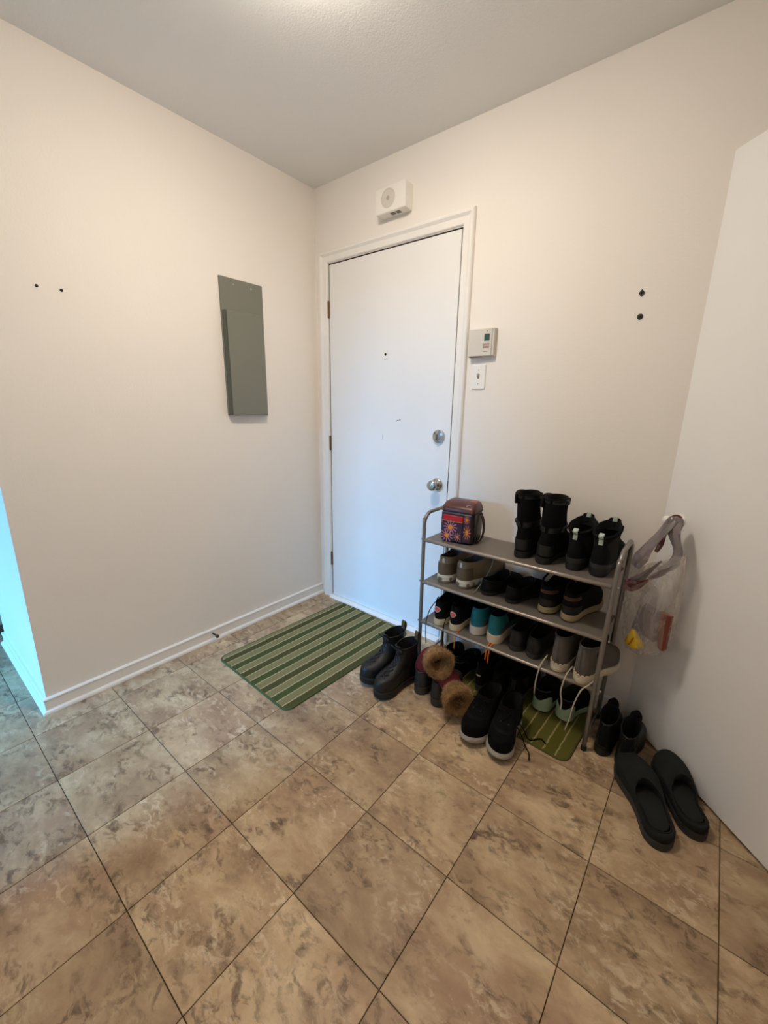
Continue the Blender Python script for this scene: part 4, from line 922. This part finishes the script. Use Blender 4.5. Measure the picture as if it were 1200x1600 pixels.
# shoulder strap hanging down both sides
def strap(pts, w=.024, th=.003, widthdir=(0, 1, 0)):
    pts = catmull(pts, 5); R_ = []; wd = np.array(widthdir, float)
    for i, p in enumerate(pts):
        t = pts[min(i+1, len(pts)-1)]-pts[max(i-1, 0)]; t /= np.linalg.norm(t); n = np.cross(t, wd); n /= np.linalg.norm(n)+1e-9
        R_.append([p+wd*a*w/2+n*b*th/2 for a, b in ((-1, -1), (1, -1), (1, 1), (-1, 1))])
    return loft(R_)
hx_ = bw/2
obj('shoulder_strap', *strap([(hx_+.004, .02, bh-.02), (hx_+.018, .018, .10), (hx_+.024, .014, .05), (hx_+.016, .0, .010), (hx_-.004+.010, -.02, .006), (hx_+.008, -.035, .03)]), M['webbing'], lb, True, angle=40)
obj('shoulder_strap', *strap([(-hx_-.004, .0, bh-.01), (-hx_-.010, -.005, .10), (-hx_-.014, -.01, .05), (-hx_-.008, -.012, .02)]), M['webbing'], lb, True, angle=40)
obj('strap_loop', *bbox(-hx_-.008, -hx_+.004, -.018, .012, bh-.014, bh+.004, .002), M['webbing'], lb)
obj('handle', *tube([(.03, -.045, bh+.012), (.045, -.040, bh+.022), (.062, -.036, bh+.010)], .0012, 6, 4), M['screw'], ld, True)

# ------------------------------------------------------------------ plastic bag on the closet door knob and what it holds
KN = np.array((1.917, -0.137, 0.897))         # knob head
pb = tag(empty('plastic_bag', (1.915, -0.165, 0.40)), 'thin clear plastic carrier bag hanging from the closet door knob', 'bag')
org = np.array((1.915, -0.165, 0.40))
rb = random.Random(11)
def bag_ring(cx_, cy_, rx, ry, z, slope=0.0, seed=0.0, amp=.08, n=60, ax=-0.5):
    out = []
    ca, sa = math.cos(ax), math.sin(ax)
    for i in range(n):
        a = 2*math.pi*i/n
        k = 1+amp*math.sin(a*5+seed)+amp*.6*math.sin(a*9-seed*2.3)
        u, v = rx*math.cos(a)*k, ry*math.sin(a)*k
        out.append(np.array((cx_+u*ca-v*sa, cy_+u*sa+v*ca, z+slope*math.cos(a))))
    return out
rings_ = [bag_ring(1.885, -.185, .018, .012, .412, 0, .2, .12), bag_ring(1.893, -.180, .055, .030, .425, .010, .4, .08), bag_ring(1.900, -.172, .078, .042, .470, .012, 1.0), bag_ring(1.898, -.168, .086, .046, .54, .010, 1.6),
          bag_ring(1.896, -.166, .088, .044, .61, .012, 2.0), bag_ring(1.898, -.164, .086, .038, .67, .020, 2.4, .08), bag_ring(1.900, -.162, .082, .032, .73, .035, 2.9, .10), bag_ring(1.902, -.160, .076, .028, .765, .05, 3.3, .10)]
rings_ = catmull_rings(rings_, 4)
bd_ = obj('film_body', *loft([[q-org for q in r] for r in rings_], cap1=False), M['bagfilm'], pb, True)
def ribbon(pts, ws, th=.0008, wd=(0.7, -0.4, 0.1), fold=0.0):
    pts = catmull(pts, 6); R_ = []; wd = np.array(wd, float); wd /= np.linalg.norm(wd)
    for i, p in enumerate(pts):
        t = pts[min(i+1, len(pts)-1)]-pts[max(i-1, 0)]; t /= np.linalg.norm(t)+1e-9; s_ = wd-t*np.dot(wd, t); s_ /= np.linalg.norm(s_)+1e-9; n = np.cross(t, s_)
        w = float(np.interp(i/(len(pts)-1), np.linspace(0, 1, len(ws)), ws))
        top = [p+s_*w*a+n*(fold*math.sin(a*9+i*.3)*w+th) for a in (-.5, -.25, 0, .25, .5)]; bt = [p+s_*w*a+n*(fold*math.sin(a*9+i*.3)*w-th) for a in (.5, .25, 0, -.25, -.5)]
        R_.append(top+bt)
    return [[q-org for q in r] for r in R_]
T = np.array
h1 = ribbon([KN+T((-.004, -.016, .016)), T((1.888, -.172, .865)), T((1.862, -.185, .815)), T((1.846, -.195, .775)), T((1.832, -.195, .735))], (.034, .034, .045, .05, .03), fold=.10)
obj('carry_handle', *loft(h1), M['greyfilm'], pb, True, angle=50)
h2 = ribbon([KN+T((-.002, -.010, .020)), T((1.925, -.175, .865)), T((1.945, -.180, .81)), T((1.935, -.182, .765)), T((1.900, -.188, .735))], (.040, .040, .036, .034, .022), fold=.12)
obj('carry_handle', *loft(h2), M['greyfilm'], pb, True, angle=50)
h3 = ribbon([KN+T((-.010, -.006, .018)), T((1.894, -.166, .87)), T((1.893, -.178, .83)), T((1.884, -.186, .80))], (.018, .026, .024, .012), fold=.12)
obj('handle_edge', *loft(h3), M['maroonfilm'], pb, True, angle=50)
h4 = ribbon([T((1.905, -.195, .775)), T((1.870, -.205, .725)), T((1.845, -.212, .690)), T((1.826, -.214, .672))], (.012, .030, .045, .030), wd=(.3, -.2, 1), fold=.10)
obj('printed_edge', *loft(h4), M['greyfilm'], pb, True, angle=50)
h5 = ribbon([T((1.880, -.215, .705)), T((1.852, -.222, .682)), T((1.828, -.222, .674)), T((1.815, -.215, .690))], (.010, .034, .046, .020), wd=(.1, -.2, 1), fold=.12)
obj('printed_corner', *loft(h5), M['maroonfilm'], pb, True, angle=50)
h6 = ribbon([T((1.940, -.195, .77)), T((1.915, -.205, .74)), T((1.880, -.214, .71))], (.014, .028, .014), wd=(.3, -.2, 1), fold=.10)
obj('printed_edge', *loft(h6), M['greyfilm'], pb, True, angle=50)
obj('handle_gather', *loft([[KN-org+np.array((math.cos(a)*rx*(1+.1*math.sin(3*a)), math.sin(a)*rx*.8-.004, z_+.004*math.sin(2*a))) for a in [2*math.pi*q/20 for q in range(20)]] for rx, z_ in ((.004, .026), (.016, .024), (.024, .012), (.026, -.004), (.022, -.022), (.018, -.040))], cap1=False), M['greyfilm'], pb, True)
obj('handle_knot', *tube([KN+T((-.016, .004, .012))-org, KN+T((-.004, -.014, .031))-org, KN+T((.012, -.004, .028))-org, KN+T((.020, .004, .006))-org], .004, 8, 5, .5), M['copper'], pb, True)
# contents
bx = obj('brush_case', *loft([[(x, y, 0) for x, y in ((-.006, -.004), (.006, -.004), (.006, .004), (-.006, .004))], [(x, y, .012) for x, y in ((-.013, -.006), (.013, -.006), (.013, .006), (-.013, .006))],
      [(x, y, .135) for x, y in ((-.021, -.008), (.021, -.008), (.021, .008), (-.021, .008))]]), M['brownleather'], None, loc=(1.956, -.212, .462))
bx.rotation_euler = (0, math.radians(-4), math.radians(-35)); tag(bx, 'narrow red brown leather case showing inside the clear bag', 'case')
yb_ = tag(empty('snack_packet', (1.876, -.196, .428), (0, math.radians(-12), math.radians(-20))), 'crumpled yellow packet in the bottom of the clear bag', 'packet')
pr = [(0, .001), (.012, .010), (.022, .013), (.024, .012), (.018, .012), (.010, .007), (.004, .002)]
rg = []
for i, (w, d) in enumerate([(.006, .003), (.024, .010), (.030, .013), (.026, .012), (.018, .009), (.010, .005), (.006, .002)]):
    rg.append([(w*math.cos(a)*(1+.15*math.sin(a*4+i)), d*math.sin(a)*(1+.2*math.sin(a*5+i*2)), [0, .008, .022, .038, .052, .064, .072][i]) for a in [2*math.pi*q/18 for q in range(18)]])
obj('wrapper', *loft(rg), M['yellow'], yb_, True)
obj('print', *tube([(-.012, -.0145, .016), (-.004, -.0160, .026), (.000, -.0155, .034), (.006, -.0140, .046)], .0030, 6, 4, .5), M['orangeprint'], yb_, True)
bxx = tag(obj('card_box', *bbox(-.045, .045, -.018, .018, 0, .105, .003), M['mauvebox'], None, loc=(1.897, -.160, .480)), 'dark purple grey box seen through the clear bag', 'box')
bxx.rotation_euler = (0, math.radians(9), math.radians(-30))
